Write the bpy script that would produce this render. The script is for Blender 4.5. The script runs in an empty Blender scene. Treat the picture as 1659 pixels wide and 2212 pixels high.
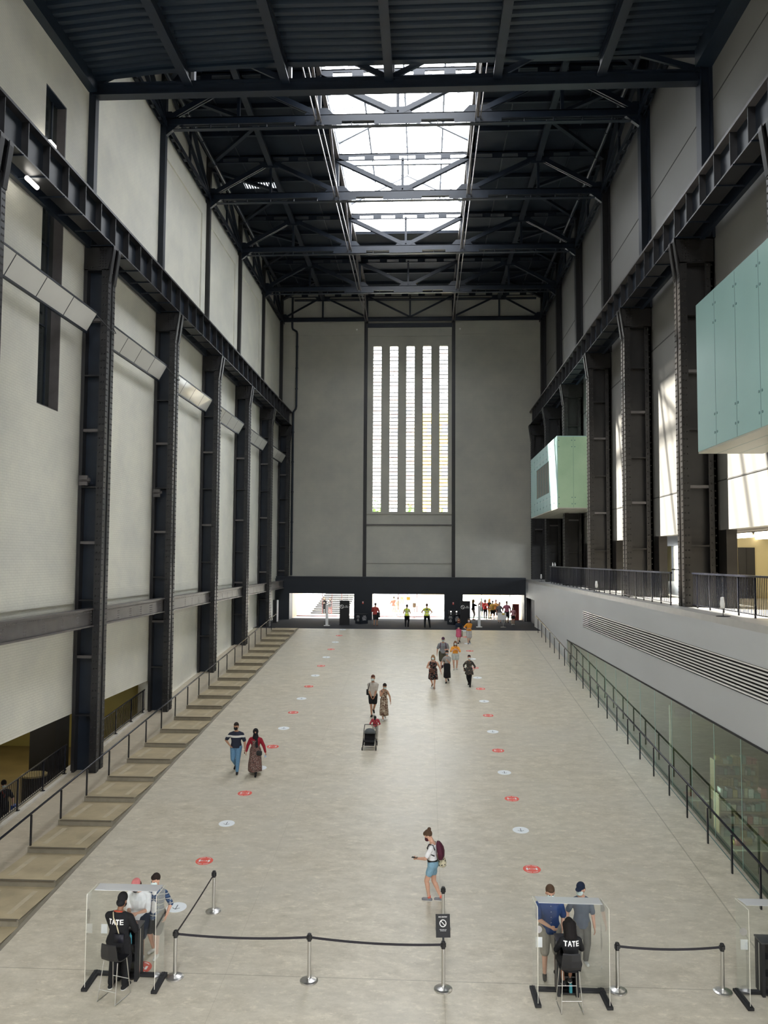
import bpy, math, random
from mathutils import Vector, Matrix
random.seed(7)
PI = math.pi
SC = bpy.context.scene
COL = SC.collection

# ------------------------------------------------------------------ camera
ZC = 5.0806                      # eye height above the entrance floor (z = 0)
cam_d = bpy.data.cameras.new('camera')
cam = bpy.data.objects.new('camera', cam_d)
COL.objects.link(cam)
p_, y_, r_ = 0.05872683, -0.05033928, 0.00595496
fw = Vector((math.sin(y_)*math.cos(p_), math.cos(y_)*math.cos(p_), math.sin(p_)))
rt = Vector((math.cos(y_), -math.sin(y_), 0))
up = rt.cross(fw)
rt2 = rt*math.cos(r_) + up*math.sin(r_)
up2 = -rt*math.sin(r_) + up*math.cos(r_)
cam.matrix_world = Matrix(((rt2.x, up2.x, -fw.x, 0), (rt2.y, up2.y, -fw.y, 0), (rt2.z, up2.z, -fw.z, ZC), (0, 0, 0, 1)))
cam_d.sensor_fit = 'VERTICAL'
cam_d.sensor_height = 24.0
cam_d.sensor_width = 18.0
cam_d.lens = 1750.2*24.0/2212
cam_d.clip_end = 500
cam_d.clip_start = .1
SC.camera = cam

# ------------------------------------------------------------------ world, sun, exposure
SKY = 21.0
w = bpy.data.worlds.new('sky'); SC.world = w; w.use_nodes = True
bg = w.node_tree.nodes['Background']
bg.inputs[0].default_value = (0.95, 0.97, 1.0, 1); bg.inputs[1].default_value = SKY
sd = bpy.data.lights.new('sun', 'SUN'); sd.energy = 92; sd.angle = math.radians(0.9); sd.color = (1, .93, .8)
so = bpy.data.objects.new('sun', sd); COL.objects.link(so)
so.rotation_euler = Vector((1, -.58, -1.92)).to_track_quat('-Z', 'Y').to_euler()
so.location = (-20, 60, 60)

def portal(name, loc, sx, sy, direction):
    d = bpy.data.lights.new(name, 'AREA'); d.shape = 'RECTANGLE'; d.size = sx; d.size_y = sy
    d.cycles.is_portal = True
    o = bpy.data.objects.new(name, d); COL.objects.link(o); o.location = loc
    o.rotation_euler = Vector(direction).to_track_quat('-Z', 'Y').to_euler()
portal('portal_skylight', (-1.23, 42.8, 28.3), 7.4, 27.2, (0, 0, -1))
portal('portal_skylight_rear', (-1.23, -11.5, 28.3), 7.4, 31, (0, 0, -1))
portal('portal_far_window', (-1.25, 69.75, 16.4), 6.6, 14.4, (0, -1, 0))
portal('portal_doors', (-1.5, 68.9, 1.1), 19.8, 2.2, (0, -1, 0))

def area(name, loc, sx, sy, direction, power, col):
    d = bpy.data.lights.new(name, 'AREA'); d.shape = 'RECTANGLE'; d.size = sx; d.size_y = sy
    d.energy = power; d.color = col
    o = bpy.data.objects.new(name, d); COL.objects.link(o); o.location = loc
    o.rotation_euler = Vector(direction).to_track_quat('-Z', 'Y').to_euler()
    return o
area('gallery_lamps', (-17, 31, -.75), 6, 10, (0, 0, -1), 200, (1, .88, .58))
area('shop_lamps', (13.5, 28, .3), 5, 20, (0, 0, -1), 30, (1, .86, .6))
area('concourse_lamps', (14.5, 28, 6.0), 2.5, 14, (0, 0, -1), 380, (1, .86, .55))

vs = SC.view_settings
vs.view_transform = 'Standard'; vs.look = 'None'; vs.gamma = 1; vs.use_curve_mapping = False
vs.exposure = -0.66
SC.cycles.use_denoising = True
SC.cycles.max_bounces = 10
SC.cycles.diffuse_bounces = 6
SC.cycles.transparent_max_bounces = 16
SC.cycles.sample_clamp_indirect = 12
SC.cycles.caustics_reflective = False
SC.cycles.caustics_refractive = False

S_ = .083; YT = 59.6
def floor_z(y): return min(0.0, -(YT-y)*S_)
D = 8.0; Y1 = 28.99
def ordn(i): return ['first', 'second', 'third', 'fourth', 'fifth', 'sixth', 'seventh', 'eighth', 'ninth', 'tenth'][i]

# ------------------------------------------------------------------ mesh helper
class MB:
    def __init__(s): s.v = []; s.f = []; s.m = []
    def add(s, vs_, fs, mi=0):
        n = len(s.v); s.v += [tuple(q) for q in vs_]
        for q in fs: s.f.append(tuple(i+n for i in q)); s.m.append(mi)
        return s
    def box(s, x0, x1, y0, y1, z0, z1, mi=0):
        return s.add([(x0,y0,z0),(x1,y0,z0),(x1,y1,z0),(x0,y1,z0),(x0,y0,z1),(x1,y0,z1),(x1,y1,z1),(x0,y1,z1)],
              [(3,2,1,0),(4,5,6,7),(0,1,5,4),(1,2,6,5),(2,3,7,6),(3,0,4,7)], mi)
    def hexa(s, b, t, mi=0):
        return s.add(list(b)+list(t), [(3,2,1,0),(4,5,6,7),(0,1,5,4),(1,2,6,5),(2,3,7,6),(3,0,4,7)], mi)
    def beam(s, p0, p1, w, h, upv=(0,0,1), mi=0):
        p0 = Vector(p0); p1 = Vector(p1); d = (p1-p0).normalized(); u = Vector(upv)
        if abs(d.dot(u)) > .98: u = Vector((0,1,0)) if abs(d.y) < .9 else Vector((1,0,0))
        a = d.cross(u).normalized()*w/2; b = a.cross(d).normalized()*h/2
        return s.hexa([p0-a-b, p0+a-b, p1+a-b, p1-a-b], [p0-a+b, p0+a+b, p1+a+b, p1-a+b], mi)
    def ring(s, c, ax, ay, n): return [c+ax*math.cos(2*PI*i/n)+ay*math.sin(2*PI*i/n) for i in range(n)]
    def loft(s, rings, mi=0, cap=True):
        n = len(rings[0]); vs_ = [q for r in rings for q in r]; fs = []
        for k in range(len(rings)-1):
            for i in range(n):
                j = (i+1) % n; fs.append((k*n+i, k*n+j, (k+1)*n+j, (k+1)*n+i))
        if cap: fs.append(tuple(range(n-1, -1, -1))); fs.append(tuple((len(rings)-1)*n+i for i in range(n)))
        return s.add(vs_, fs, mi)
    def frame(s, d):
        d = Vector(d).normalized(); u = Vector((0,0,1)) if abs(d.z) < .9 else Vector((1,0,0))
        a = d.cross(u).normalized(); return a, d.cross(a).normalized()
    def tube(s, p0, p1, r0, r1=None, n=10, mi=0):
        p0 = Vector(p0); p1 = Vector(p1); r1 = r0 if r1 is None else r1; a, b = s.frame(p1-p0)
        return s.loft([s.ring(p0, a*r0, b*r0, n), s.ring(p1, a*r1, b*r1, n)], mi)
    def cone2(s, prof, c=(0,0,0), n=24, mi=0):       # lathe: prof = [(r, z)...]
        c = Vector(c)
        return s.loft([s.ring(c+Vector((0,0,z)), Vector((r,0,0)), Vector((0,r,0)), n) for r, z in prof], mi)
    def path(s, pts, r, n=8, mi=0):
        pts = [Vector(q) for q in pts]; rings = []
        for i, q in enumerate(pts):
            d = (pts[min(i+1, len(pts)-1)]-pts[max(i-1, 0)]); a, b = s.frame(d)
            if rings:
                pa = rings[-1][0]-pts[i-1]
                a = (pa-d.normalized()*pa.dot(d.normalized())).normalized(); b = d.normalized().cross(a)
            rings.append(s.ring(q, a*r, b*r, n))
        return s.loft(rings, mi)
    def rcone(s, a, b, ra, rb, n=12, mi=0, flat=1.0, fn=None):   # capsule with two radii
        a = Vector(a); b = Vector(b); d = b-a
        if d.length < 1e-6: d = Vector((0,0,1e-4))
        dn = d.normalized()
        if fn is None: u, v = s.frame(dn)
        else:
            v = Vector(fn); v = (v-dn*v.dot(dn)).normalized(); u = v.cross(dn)
        rings = []
        for t in (80, 60, 35, 0):
            c = math.cos(math.radians(t)); q = math.sin(math.radians(t)); rings.append(s.ring(a-dn*ra*q, u*ra*c, v*ra*c*flat, n))
        for t in (0, 35, 60, 80):
            c = math.cos(math.radians(t)); q = math.sin(math.radians(t)); rings.append(s.ring(b+dn*rb*q, u*rb*c, v*rb*c*flat, n))
        return s.loft(rings, mi)
    def ball(s, c, rx, ry, rz, M=None, n=16, m=10, mi=0):
        c = Vector(c); rings = []
        for k in range(m+1):
            t = PI*(k+.15)/(m+.3)-PI/2
            z = math.sin(t); q = math.cos(t)
            rg = []
            for i in range(n):
                v = Vector((rx*q*math.cos(2*PI*i/n), ry*q*math.sin(2*PI*i/n), rz*z))
                if M is not None: v = M @ v
                rg.append(c+v)
            rings.append(rg)
        return s.loft(rings, mi)
    def prism(s, poly, y0, y1, axis='y', mi=0):       # polygon (u, v): axis y -> (x, z), axis x -> (y, z), axis z -> (x, y)
        f = {'y': lambda u, v, t: (u, t, v), 'x': lambda u, v, t: (t, u, v), 'z': lambda u, v, t: (u, v, t)}[axis]
        n = len(poly)
        vs_ = [f(u, v, y0) for u, v in poly]+[f(u, v, y1) for u, v in poly]
        fs = [tuple(range(n)), tuple(range(2*n-1, n-1, -1))]+[(i, (i+1) % n, n+(i+1) % n, n+i) for i in range(n)]
        return s.add(vs_, fs, mi)
    def build(s, name, mats, parent=None, origin=(0,0,0), smooth=False, bevel=0):
        if not isinstance(mats, (list, tuple)): mats = [mats]
        me = bpy.data.meshes.new(name)
        o3 = Vector(origin)
        me.from_pydata([tuple(Vector(q)-o3) for q in s.v], [], s.f)
        for mm in mats: me.materials.append(mm)
        for p, mi in zip(me.polygons, s.m):
            p.material_index = mi; p.use_smooth = smooth
        me.validate()
        if not smooth or True:
            import bmesh
            bm = bmesh.new(); bm.from_mesh(me); bmesh.ops.recalc_face_normals(bm, faces=bm.faces); bm.to_mesh(me); bm.free()
        ob = bpy.data.objects.new(name, me); COL.objects.link(ob)
        if parent is not None: ob.parent = parent
        else: ob.location = o3
        if bevel:
            b = ob.modifiers.new('bevel', 'BEVEL'); b.width = bevel; b.segments = 2; b.limit_method = 'ANGLE'
        return ob

def tag(o, label, cat, group=None, kind=None):
    o['label'] = label; o['category'] = cat
    if group: o['group'] = group
    if kind: o['kind'] = kind
    return o
def thing(name, label, cat, loc=(0,0,0), rz=0, group=None, kind=None):
    o = bpy.data.objects.new(name, None); COL.objects.link(o); o.location = loc; o.rotation_euler = (0,0,rz)
    o.empty_display_size = .2
    return tag(o, label, cat, group, kind)
def struct(name, mb, mats, parent=None, label=None, cat=None, **k):
    o = mb.build(name, mats, parent, **k)
    if parent is None:
        o['kind'] = 'structure'
        if label: o['label'] = label; o['category'] = cat
    return o
def copy_tree(o, loc, rz=None, label=None):
    r = o.copy(); COL.objects.link(r); r.location = loc
    if rz is not None: r.rotation_euler = (0,0,rz)
    if label: r['label'] = label
    for ch in list(o.children):
        c = ch.copy(); COL.objects.link(c); c.parent = r
        for g in list(ch.children):
            d = g.copy(); COL.objects.link(d); d.parent = c
    return r

# ------------------------------------------------------------------ materials
def mat(name, col, rough=.6, metal=0, var=.08, scale=4, stretch=(1,1,1), bump=0, spec=.5, col2=None, detail=4, emit=0, bdist=.02):
    m = bpy.data.materials.new(name); m.use_nodes = True; nt = m.node_tree; N = nt.nodes; L = nt.links
    b = N['Principled BSDF']; b.inputs['Roughness'].default_value = rough; b.inputs['Metallic'].default_value = metal
    b.inputs['Specular IOR Level'].default_value = spec
    tc = N.new('ShaderNodeTexCoord'); mp = N.new('ShaderNodeMapping'); mp.inputs['Scale'].default_value = stretch
    nz = N.new('ShaderNodeTexNoise'); nz.inputs['Scale'].default_value = scale; nz.inputs['Detail'].default_value = detail
    L.new(tc.outputs['Object'], mp.inputs['Vector']); L.new(mp.outputs[0], nz.inputs['Vector'])
    rp = N.new('ShaderNodeValToRGB'); c2 = col2 or col
    rp.color_ramp.elements[0].position = .3; rp.color_ramp.elements[1].position = .7
    rp.color_ramp.elements[0].color = tuple(min(1, c*(1-var)) for c in col)+(1,)
    rp.color_ramp.elements[1].color = tuple(min(1, c*(1+var)) for c in c2)+(1,)
    L.new(nz.outputs[0], rp.inputs[0]); L.new(rp.outputs[0], b.inputs['Base Color'])
    if bump:
        bp = N.new('ShaderNodeBump'); bp.inputs['Strength'].default_value = bump; bp.inputs['Distance'].default_value = bdist
        L.new(nz.outputs[0], bp.inputs['Height']); L.new(bp.outputs[0], b.inputs['Normal'])
    if emit:
        b.inputs['Emission Color'].default_value = tuple(col)+(1,); b.inputs['Emission Strength'].default_value = emit
    return m
def emis(name, col, s):
    m = bpy.data.materials.new(name); m.use_nodes = True; b = m.node_tree.nodes['Principled BSDF']
    b.inputs['Base Color'].default_value = (.8,.8,.8,1)
    b.inputs['Emission Color'].default_value = tuple(col)+(1,); b.inputs['Emission Strength'].default_value = s
    return m
def glass(name, tint=(1,1,1), f0=.04, rough=.0, haze=0.0, hazecol=(.8,.85,.85), grazing=1.0, power=4.0):
    """Thin pane: straight-through transparency, a Fresnel reflection, optionally a little haze."""
    m = bpy.data.materials.new(name); m.use_nodes = True; nt = m.node_tree; N = nt.nodes; L = nt.links
    N.remove(N['Principled BSDF']); out = N['Material Output']
    tr = N.new('ShaderNodeBsdfTransparent'); tr.inputs[0].default_value = tuple(tint)+(1,)
    gl = N.new('ShaderNodeBsdfGlossy'); gl.inputs['Roughness'].default_value = rough; gl.inputs[0].default_value = (1,1,1,1)
    fr = N.new('ShaderNodeLayerWeight'); fr.inputs[0].default_value = .5
    po = N.new('ShaderNodeMath'); po.operation = 'POWER'; po.inputs[1].default_value = power
    mu = N.new('ShaderNodeMath'); mu.operation = 'MULTIPLY_ADD'; mu.inputs[1].default_value = grazing*(1-f0*2); mu.inputs[2].default_value = f0*2
    L.new(fr.outputs['Facing'], po.inputs[0]); L.new(po.outputs[0], mu.inputs[0])
    base = tr
    if haze:
        df = N.new('ShaderNodeBsdfDiffuse'); df.inputs[0].default_value = tuple(hazecol)+(1,)
        tl = N.new('ShaderNodeBsdfTranslucent'); tl.inputs[0].default_value = tuple(hazecol)+(1,)
        ad = N.new('ShaderNodeMixShader'); ad.inputs[0].default_value = .5; L.new(df.outputs[0], ad.inputs[1]); L.new(tl.outputs[0], ad.inputs[2])
        mh = N.new('ShaderNodeMixShader'); mh.inputs[0].default_value = haze; L.new(tr.outputs[0], mh.inputs[1]); L.new(ad.outputs[0], mh.inputs[2]); base = mh
    mx = N.new('ShaderNodeMixShader'); L.new(mu.outputs[0], mx.inputs[0]); L.new(base.outputs[0], mx.inputs[1]); L.new(gl.outputs[0], mx.inputs[2])
    L.new(mx.outputs[0], out.inputs[0])
    return m

def concrete(name, lo, hi, tint, seams=True):
    m = bpy.data.materials.new(name); m.use_nodes = True; nt = m.node_tree; N = nt.nodes; L = nt.links
    b = N['Principled BSDF']
    tc = N.new('ShaderNodeTexCoord')
    def noise(scale, st, detail=6, rough=.6):
        mp = N.new('ShaderNodeMapping'); mp.inputs['Scale'].default_value = st
        nz = N.new('ShaderNodeTexNoise'); nz.inputs['Scale'].default_value = scale; nz.inputs['Detail'].default_value = detail; nz.inputs['Roughness'].default_value = rough
        L.new(tc.outputs['Object'], mp.inputs[0]); L.new(mp.outputs[0], nz.inputs[0]); return nz
    n1 = noise(2.2, (.7, 1.3, 1), 12, .8); n2 = noise(.32, (1, 1, 1), 4); n3 = noise(9, (.45, 1.5, 1), 6, .65); n4 = noise(4.2, (.75, 1.4, 1), 12, .8)
    r1 = N.new('ShaderNodeValToRGB'); r1.color_ramp.elements[0].position = .34; r1.color_ramp.elements[1].position = .68
    r1.color_ramp.elements[0].color = tuple(lo)+(1,); r1.color_ramp.elements[1].color = tuple(hi)+(1,)
    L.new(n1.outputs[0], r1.inputs[0])
    mx = N.new('ShaderNodeMix'); mx.data_type = 'RGBA'; mx.blend_type = 'MIX'
    r2 = N.new('ShaderNodeValToRGB'); r2.color_ramp.elements[0].position = .4; r2.color_ramp.elements[1].position = .7
    r2.color_ramp.elements[0].color = (0,0,0,1); r2.color_ramp.elements[1].color = (.55,.55,.55,1)
    L.new(n2.outputs[0], r2.inputs[0]); L.new(r2.outputs[0], mx.inputs[0]); L.new(r1.outputs[0], mx.inputs[6]); mx.inputs[7].default_value = tuple(tint)+(1,)
    # pale scuffed streaks
    m2 = N.new('ShaderNodeMix'); m2.data_type = 'RGBA'
    r4 = N.new('ShaderNodeValToRGB'); r4.color_ramp.elements[0].position = .53; r4.color_ramp.elements[1].position = .64
    r4.color_ramp.elements[0].color = (0,0,0,1); r4.color_ramp.elements[1].color = (.5,.5,.5,1)
    L.new(n4.outputs[0], r4.inputs[0]); L.new(r4.outputs[0], m2.inputs[0]); L.new(mx.outputs[2], m2.inputs[6]); m2.inputs[7].default_value = tuple(min(1, c*1.22) for c in hi)+(1,)
    last = m2.outputs[2]
    # dark pits and scuffs
    r3 = N.new('ShaderNodeValToRGB'); r3.color_ramp.elements[0].position = .26; r3.color_ramp.elements[1].position = .36
    r3.color_ramp.elements[0].color = (.72,.70,.66,1); r3.color_ramp.elements[1].color = (1,1,1,1)
    L.new(n3.outputs[0], r3.inputs[0])
    m3 = N.new('ShaderNodeMix'); m3.data_type = 'RGBA'; m3.blend_type = 'MULTIPLY'; m3.inputs[0].default_value = 1
    L.new(last, m3.inputs[6]); L.new(r3.outputs[0], m3.inputs[7]); last = m3.outputs[2]
    if seams:
        sp = N.new('ShaderNodeSeparateXYZ'); L.new(tc.outputs['Object'], sp.inputs[0])
        for ax, pos, wd in (('X', 7.28, .018), ('X', .42, .008), ('Y', 17.15, .012), ('X', -4.1, .006)):
            a = N.new('ShaderNodeMath'); a.operation = 'SUBTRACT'; a.inputs[1].default_value = pos; L.new(sp.outputs[ax], a.inputs[0])
            c = N.new('ShaderNodeMath'); c.operation = 'ABSOLUTE'; L.new(a.outputs[0], c.inputs[0])
            d = N.new('ShaderNodeMath'); d.operation = 'LESS_THAN'; d.inputs[1].default_value = wd; L.new(c.outputs[0], d.inputs[0])
            q = N.new('ShaderNodeMix'); q.data_type = 'RGBA'; q.blend_type = 'MULTIPLY'; q.inputs[7].default_value = (.66,.66,.64,1) if wd > .01 else (.85,.84,.82,1)
            L.new(d.outputs[0], q.inputs[0]); L.new(last, q.inputs[6]); last = q.outputs[2]
    L.new(last, b.inputs['Base Color'])
    rr = N.new('ShaderNodeMapRange'); rr.inputs[3].default_value = .22; rr.inputs[4].default_value = .5
    L.new(n1.outputs[0], rr.inputs[0]); L.new(rr.outputs[0], b.inputs['Roughness'])
    b.inputs['Specular IOR Level'].default_value = .5
    bp = N.new('ShaderNodeBump'); bp.inputs['Strength'].default_value = .12; bp.inputs['Distance'].default_value = .01
    L.new(n4.outputs[0], bp.inputs['Height']); L.new(bp.outputs[0], b.inputs['Normal'])
    return m

def brickwall(name, col, bump=.5, plane='yz', mort=.9):
    m = bpy.data.materials.new(name); m.use_nodes = True; nt = m.node_tree; N = nt.nodes; L = nt.links
    b = N['Principled BSDF']; b.inputs['Roughness'].default_value = .55; b.inputs['Specular IOR Level'].default_value = .4
    tc = N.new('ShaderNodeTexCoord'); sp = N.new('ShaderNodeSeparateXYZ'); cb = N.new('ShaderNodeCombineXYZ')
    L.new(tc.outputs['Object'], sp.inputs[0])
    L.new(sp.outputs['Y' if plane == 'yz' else 'X'], cb.inputs[0]); L.new(sp.outputs['Z'], cb.inputs[1])
    br = N.new('ShaderNodeTexBrick'); br.inputs['Scale'].default_value = 1; br.inputs['Brick Width'].default_value = .24; br.inputs['Row Height'].default_value = .085
    br.inputs['Mortar Size'].default_value = .008; br.inputs['Mortar Smooth'].default_value = .6
    L.new(cb.outputs[0], br.inputs['Vector'])
    nz = N.new('ShaderNodeTexNoise'); nz.inputs['Scale'].default_value = .45; nz.inputs['Detail'].default_value = 10; nz.inputs['Roughness'].default_value = .62
    L.new(cb.outputs[0], nz.inputs['Vector'])
    n2 = N.new('ShaderNodeTexNoise'); n2.inputs['Scale'].default_value = 6; n2.inputs['Detail'].default_value = 6
    L.new(cb.outputs[0], n2.inputs['Vector'])
    rp = N.new('ShaderNodeValToRGB'); rp.color_ramp.elements[0].position = .3; rp.color_ramp.elements[1].position = .7
    rp.color_ramp.elements[0].color = tuple(c*q for c, q in zip(col, (.86, .86, .87)))+(1,); rp.color_ramp.elements[1].color = tuple(min(1, c*q) for c, q in zip(col, (1.08, 1.07, 1.03)))+(1,)
    L.new(nz.outputs[0], rp.inputs[0]); 
    mm = N.new('ShaderNodeMix'); mm.data_type = 'RGBA'; mm.blend_type = 'MULTIPLY'; mm.inputs[7].default_value = (mort, mort, mort, 1)
    L.new(br.outputs['Fac'], mm.inputs[0]); L.new(rp.outputs[0], mm.inputs[6]); L.new(mm.outputs[2], b.inputs['Base Color'])
    ad = N.new('ShaderNodeMath'); ad.operation = 'MULTIPLY_ADD'; ad.inputs[1].default_value = -.6; L.new(br.outputs['Fac'], ad.inputs[0]); L.new(n2.outputs[0], ad.inputs[2])
    bp = N.new('ShaderNodeBump'); bp.inputs['Strength'].default_value = bump; bp.inputs['Distance'].default_value = .012
    L.new(ad.outputs[0], bp.inputs['Height']); L.new(bp.outputs[0], b.inputs['Normal'])
    return m

CREAM = (.71, .705, .64)
M_wall_l = brickwall('cream painted brick', CREAM, .55, 'yz')
M_wall_u = mat('cream plaster', (.72, .70, .63), .6, var=.04, scale=.5, bump=.05)
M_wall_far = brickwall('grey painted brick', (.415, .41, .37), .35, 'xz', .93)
M_wall_r = mat('pale grey boarding', (.185, .182, .175), .5, var=.03, scale=.6)
M_seam = mat('dark board joint', (.05, .05, .05), .8)
M_steel = mat('charcoal riveted steel', (.010, .010, .012), .42, 0, .25, 3, bump=.08, spec=.6)
M_steel_w = mat('brown black steel', (.0105, .009, .0082), .4, 0, .25, 3, bump=.08, spec=.5)
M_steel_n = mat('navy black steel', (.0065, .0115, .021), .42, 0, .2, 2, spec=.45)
M_deck = mat('dark roof deck', (.007, .012, .021), .6, 0, .2, 1.2, spec=.25)
M_beamg = mat('brown grey steel', (.085, .078, .078), .4, 0, .15, 3, bump=.06)
M_soffit = mat('navy corrugated sheet', (.009, .017, .029), .42, 0, .1, 2, spec=.5)
M_floor = concrete('polished concrete', (.44, .395, .305), (.70, .64, .525), (.54, .51, .44))
M_strip = concrete('side concrete', (.40, .345, .26), (.58, .51, .40), (.47, .42, .33), seams=False)
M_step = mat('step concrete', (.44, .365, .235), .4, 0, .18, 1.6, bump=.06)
M_riser = mat('step riser concrete', (.25, .225, .175), .55, 0, .12, 4)  # darker than the treads: riser shading put into the colour
M_carpet = mat('charcoal carpet', (.035, .036, .042), .95, 0, .2, 30, spec=.1)
M_box = mat('navy lobby cladding', (.011, .0155, .024), .5, 0, .06, 1)
M_grey = mat('grey painted slab', (.50, .52, .545), .6, 0, .04, .8, stretch=(1, .3, 1))
M_ledge = mat('grey slab top', (.40, .40, .395), .35, 0, .08, 2)
M_black = mat('satin black', (.012, .012, .014), .35)
M_blackm = mat('matt black', (.014, .014, .016), .7)
M_rail = mat('black painted rail', (.012, .013, .02), .25, spec=.6)
M_inox = mat('brushed stainless steel', (.62, .61, .59), .28, 1, .08, 40, stretch=(1, 1, .1))
M_white = mat('white', (.82, .82, .82), .4, var=.02)
M_paper = mat('white vinyl', (.86, .9, .93), .35, var=.02)
M_red = mat('coral red vinyl', (.80, .12, .085), .4, var=.04)
M_ink = mat('dark ink', (.03, .035, .06), .5)
M_mint = mat('mint back painted glass', (.33, .52, .51), .25, 0, .04, .5)
M_mintg = mat('green backlit glass', (.36, .53, .36), .22, 0, .05, .7, col2=(.42, .58, .40))  # greener than the mint panes: glow from inside put into the colour
M_soff = mat('pale soffit board', (.42, .42, .36), .5, 0, .04, 1)
M_dot = mat('steel fixing', (.10, .20, .20), .4)
M_slotglass = mat('dark window glass', (.02, .025, .025), .06, spec=.8)
M_panel = mat('grey mirror panel', (.74, .74, .72), .1, 0, .02, 1, spec=.8)
M_olive = mat('olive lit wall', (.32, .28, .10), .6, 0, .1, .8)
M_ogold = mat('ochre gallery floor', (.17, .13, .058), .4, 0, .2, 1)
M_sky_g = glass('skylight glass', (.96, .97, .98), .03)
M_win_g = glass('window glass', (.93, .95, .95), .03)
M_acryl = glass('clear acrylic', (.98, .99, .985), .012, .02, .010, (.9, .93, .95))
M_canopy = glass('reflection white acrylic', (.97, .985, .98), .06, .2, .88, (.95, .96, .99))  # reflected skylight put into the colour of the clear top as white haze
M_shopglass = glass('green shop glass', (.46, .55, .48), .04, .01, 0, grazing=1.0, power=5.0)
M_glassedge = mat('pale green glass edge', (.42, .68, .58), .2, var=.03)
M_lit = emis('lamp white', (1, .95, .85), 14)
M_litw = emis('tube light', (1, .86, .66), 16)
M_timber = mat('pale timber boards', (.55, .42, .30), .6, 0, .15, 3, stretch=(6, 6, .3))
M_yard = mat('pale paving', (.62, .60, .57), .7, 0, .06, .8)

# ================================================================== SETTING
YF = 69.4                      # far wall
XL, XR = -12.62, 10.3          # hall wall planes
XG = 8.45                      # face of the grey slab and the shop glass
# ramp floor and entrance floor
def strip(x0, x1, y0, y1, t=.3):
    b = MB(); b.hexa([(x0,y0,floor_z(y0)-t),(x1,y0,floor_z(y0)-t),(x1,y1,floor_z(y1)-t),(x0,y1,floor_z(y1)-t)],
                     [(x0,y0,floor_z(y0)),(x1,y0,floor_z(y0)),(x1,y1,floor_z(y1)),(x0,y1,floor_z(y1))]); return b
struct('floor', strip(-9.24, XG+.02, -45, YT), M_floor)
struct('floor_walkway', strip(-12.55, -10.96, -45, YT), M_strip)
struct('floor_entrance', MB().box(-12.7, 10.4, YT, YF+.6, -.3, 0), M_carpet)
# far wall with five slots
WX = [-4.55, -3.11, -1.67, -.23, 1.21]; WW = .80; WZ0, WZ1 = 9.2, 23.65
b = MB()
b.box(-12.9, -5.0, YF, YF+.6, 3.6, 28.4); b.box(2.3, 10.6, YF, YF+.6, 3.6, 28.4); b.box(8.44, 10.6, YF, YF+.6, -.3, 3.6)
b.box(-5.0, 2.3, YF+.12, YF+.6, 3.6, WZ0-.1); b.box(-5.0, 2.3, YF+.12, YF+.6, WZ1+.1, 28.4)
xs = [-5.0]+[q for x in WX for q in (x, x+WW)]+[2.3]
for i in range(0, len(xs), 2): b.box(xs[i], xs[i+1], YF+.12, YF+.6, WZ0-.1, WZ1+.1)
# shallow panel border on both flanks
for x0, x1 in ((-12.6, -5.3), (2.6, 10.2)):
    b.box(x0, x1, YF-.06, YF, 24.6, 25.4); b.box(x0, x1, YF-.06, YF, 25.4, 28.2)
    xe = x1-.25 if x0 < 0 else x0
    b.box(xe, xe+.25, YF-.06, YF, 3.62, 24.6)
b.box(-5.0, 2.3, YF+.04, YF+.12, 24.5, 25.3)
b.box(-5.0, 2.3, YF+.02, YF+.12, 8.02, 8.12, 1); b.box(-5.0, 2.3, YF+.05, YF+.12, 4.78, 4.84)
b.box(-5.0, 2.3, YF+.05, YF+.12, WZ0-.22, WZ0-.1)
struct('wall_far', b, [M_wall_far, M_beamg])
random.seed(3)
M_bar = [mat('louvre bar '+n, c, .5) for n, c in (('grey', (.30,.28,.26)), ('rust', (.42,.2,.12)))]
for i, x in enumerate(WX):
    b = MB(); b.box(x+.02, x+WW-.02, YF+.36, YF+.37, WZ0, WZ1)
    o = struct('window_%d' % (i+1), b, M_win_g)
    f = MB()
    f.box(x, x+.05, YF+.2, YF+.5, WZ0-.1, WZ1+.1); f.box(x+WW-.05, x+WW, YF+.2, YF+.5, WZ0-.1, WZ1+.1)
    f.box(x+.05, x+WW-.05, YF+.2, YF+.5, WZ0-.1, WZ0); f.box(x+.05, x+WW-.05, YF+.2, YF+.5, WZ1, WZ1+.1)
    f.build('window_frame', M_wall_far, o)
    g = MB(); n = 46
    for k in range(1, n):
        z = WZ0+(WZ1-WZ0)*k/n; g.box(x+.05, x+WW-.05, YF+.28, YF+.33, z-.035, z+.035, (k*7+i*3) % 4 == 0)
    g.build('glazing_bars', M_bar, o)
# posts on the far wall
def rivets(b, pts, nrm, s=.035, h=.02, mi=0):
    n = Vector(nrm); u = Vector((0,0,1)); v = n.cross(u)
    for q in pts:
        q = Vector(q); a = [q+u*s*i+v*s*j for i, j in ((-.5,-.5),(-.5,.5),(.5,.5),(.5,-.5))]
        t = [q+n*h+u*s*i*.5+v*s*j*.5 for i, j in ((-.5,-.5),(-.5,.5),(.5,.5),(.5,-.5))]
        b.add(a+t, [(4,5,6,7),(0,1,5,4),(1,2,6,5),(2,3,7,6),(3,0,4,7)], mi)
for i, x in enumerate((-5.15, 2.45)):
    t = thing('wall_post', 'dark riveted steel post on the far wall, %s of the five slot windows' % ('left' if i == 0 else 'right'), 'steel post', (x, YF-.1, 3.62), kind='thing', group='posts of the far wall')
    MB().box(x-.15, x+.15, YF-.06, YF+.01, 3.62, 28.1).build('flange', M_steel, t, t.location)
    b = MB(); b.box(x-.045, x+.045, YF-.2, YF-.06, 3.62, 26)
    b.build('web', M_steel, t, t.location)
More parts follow.
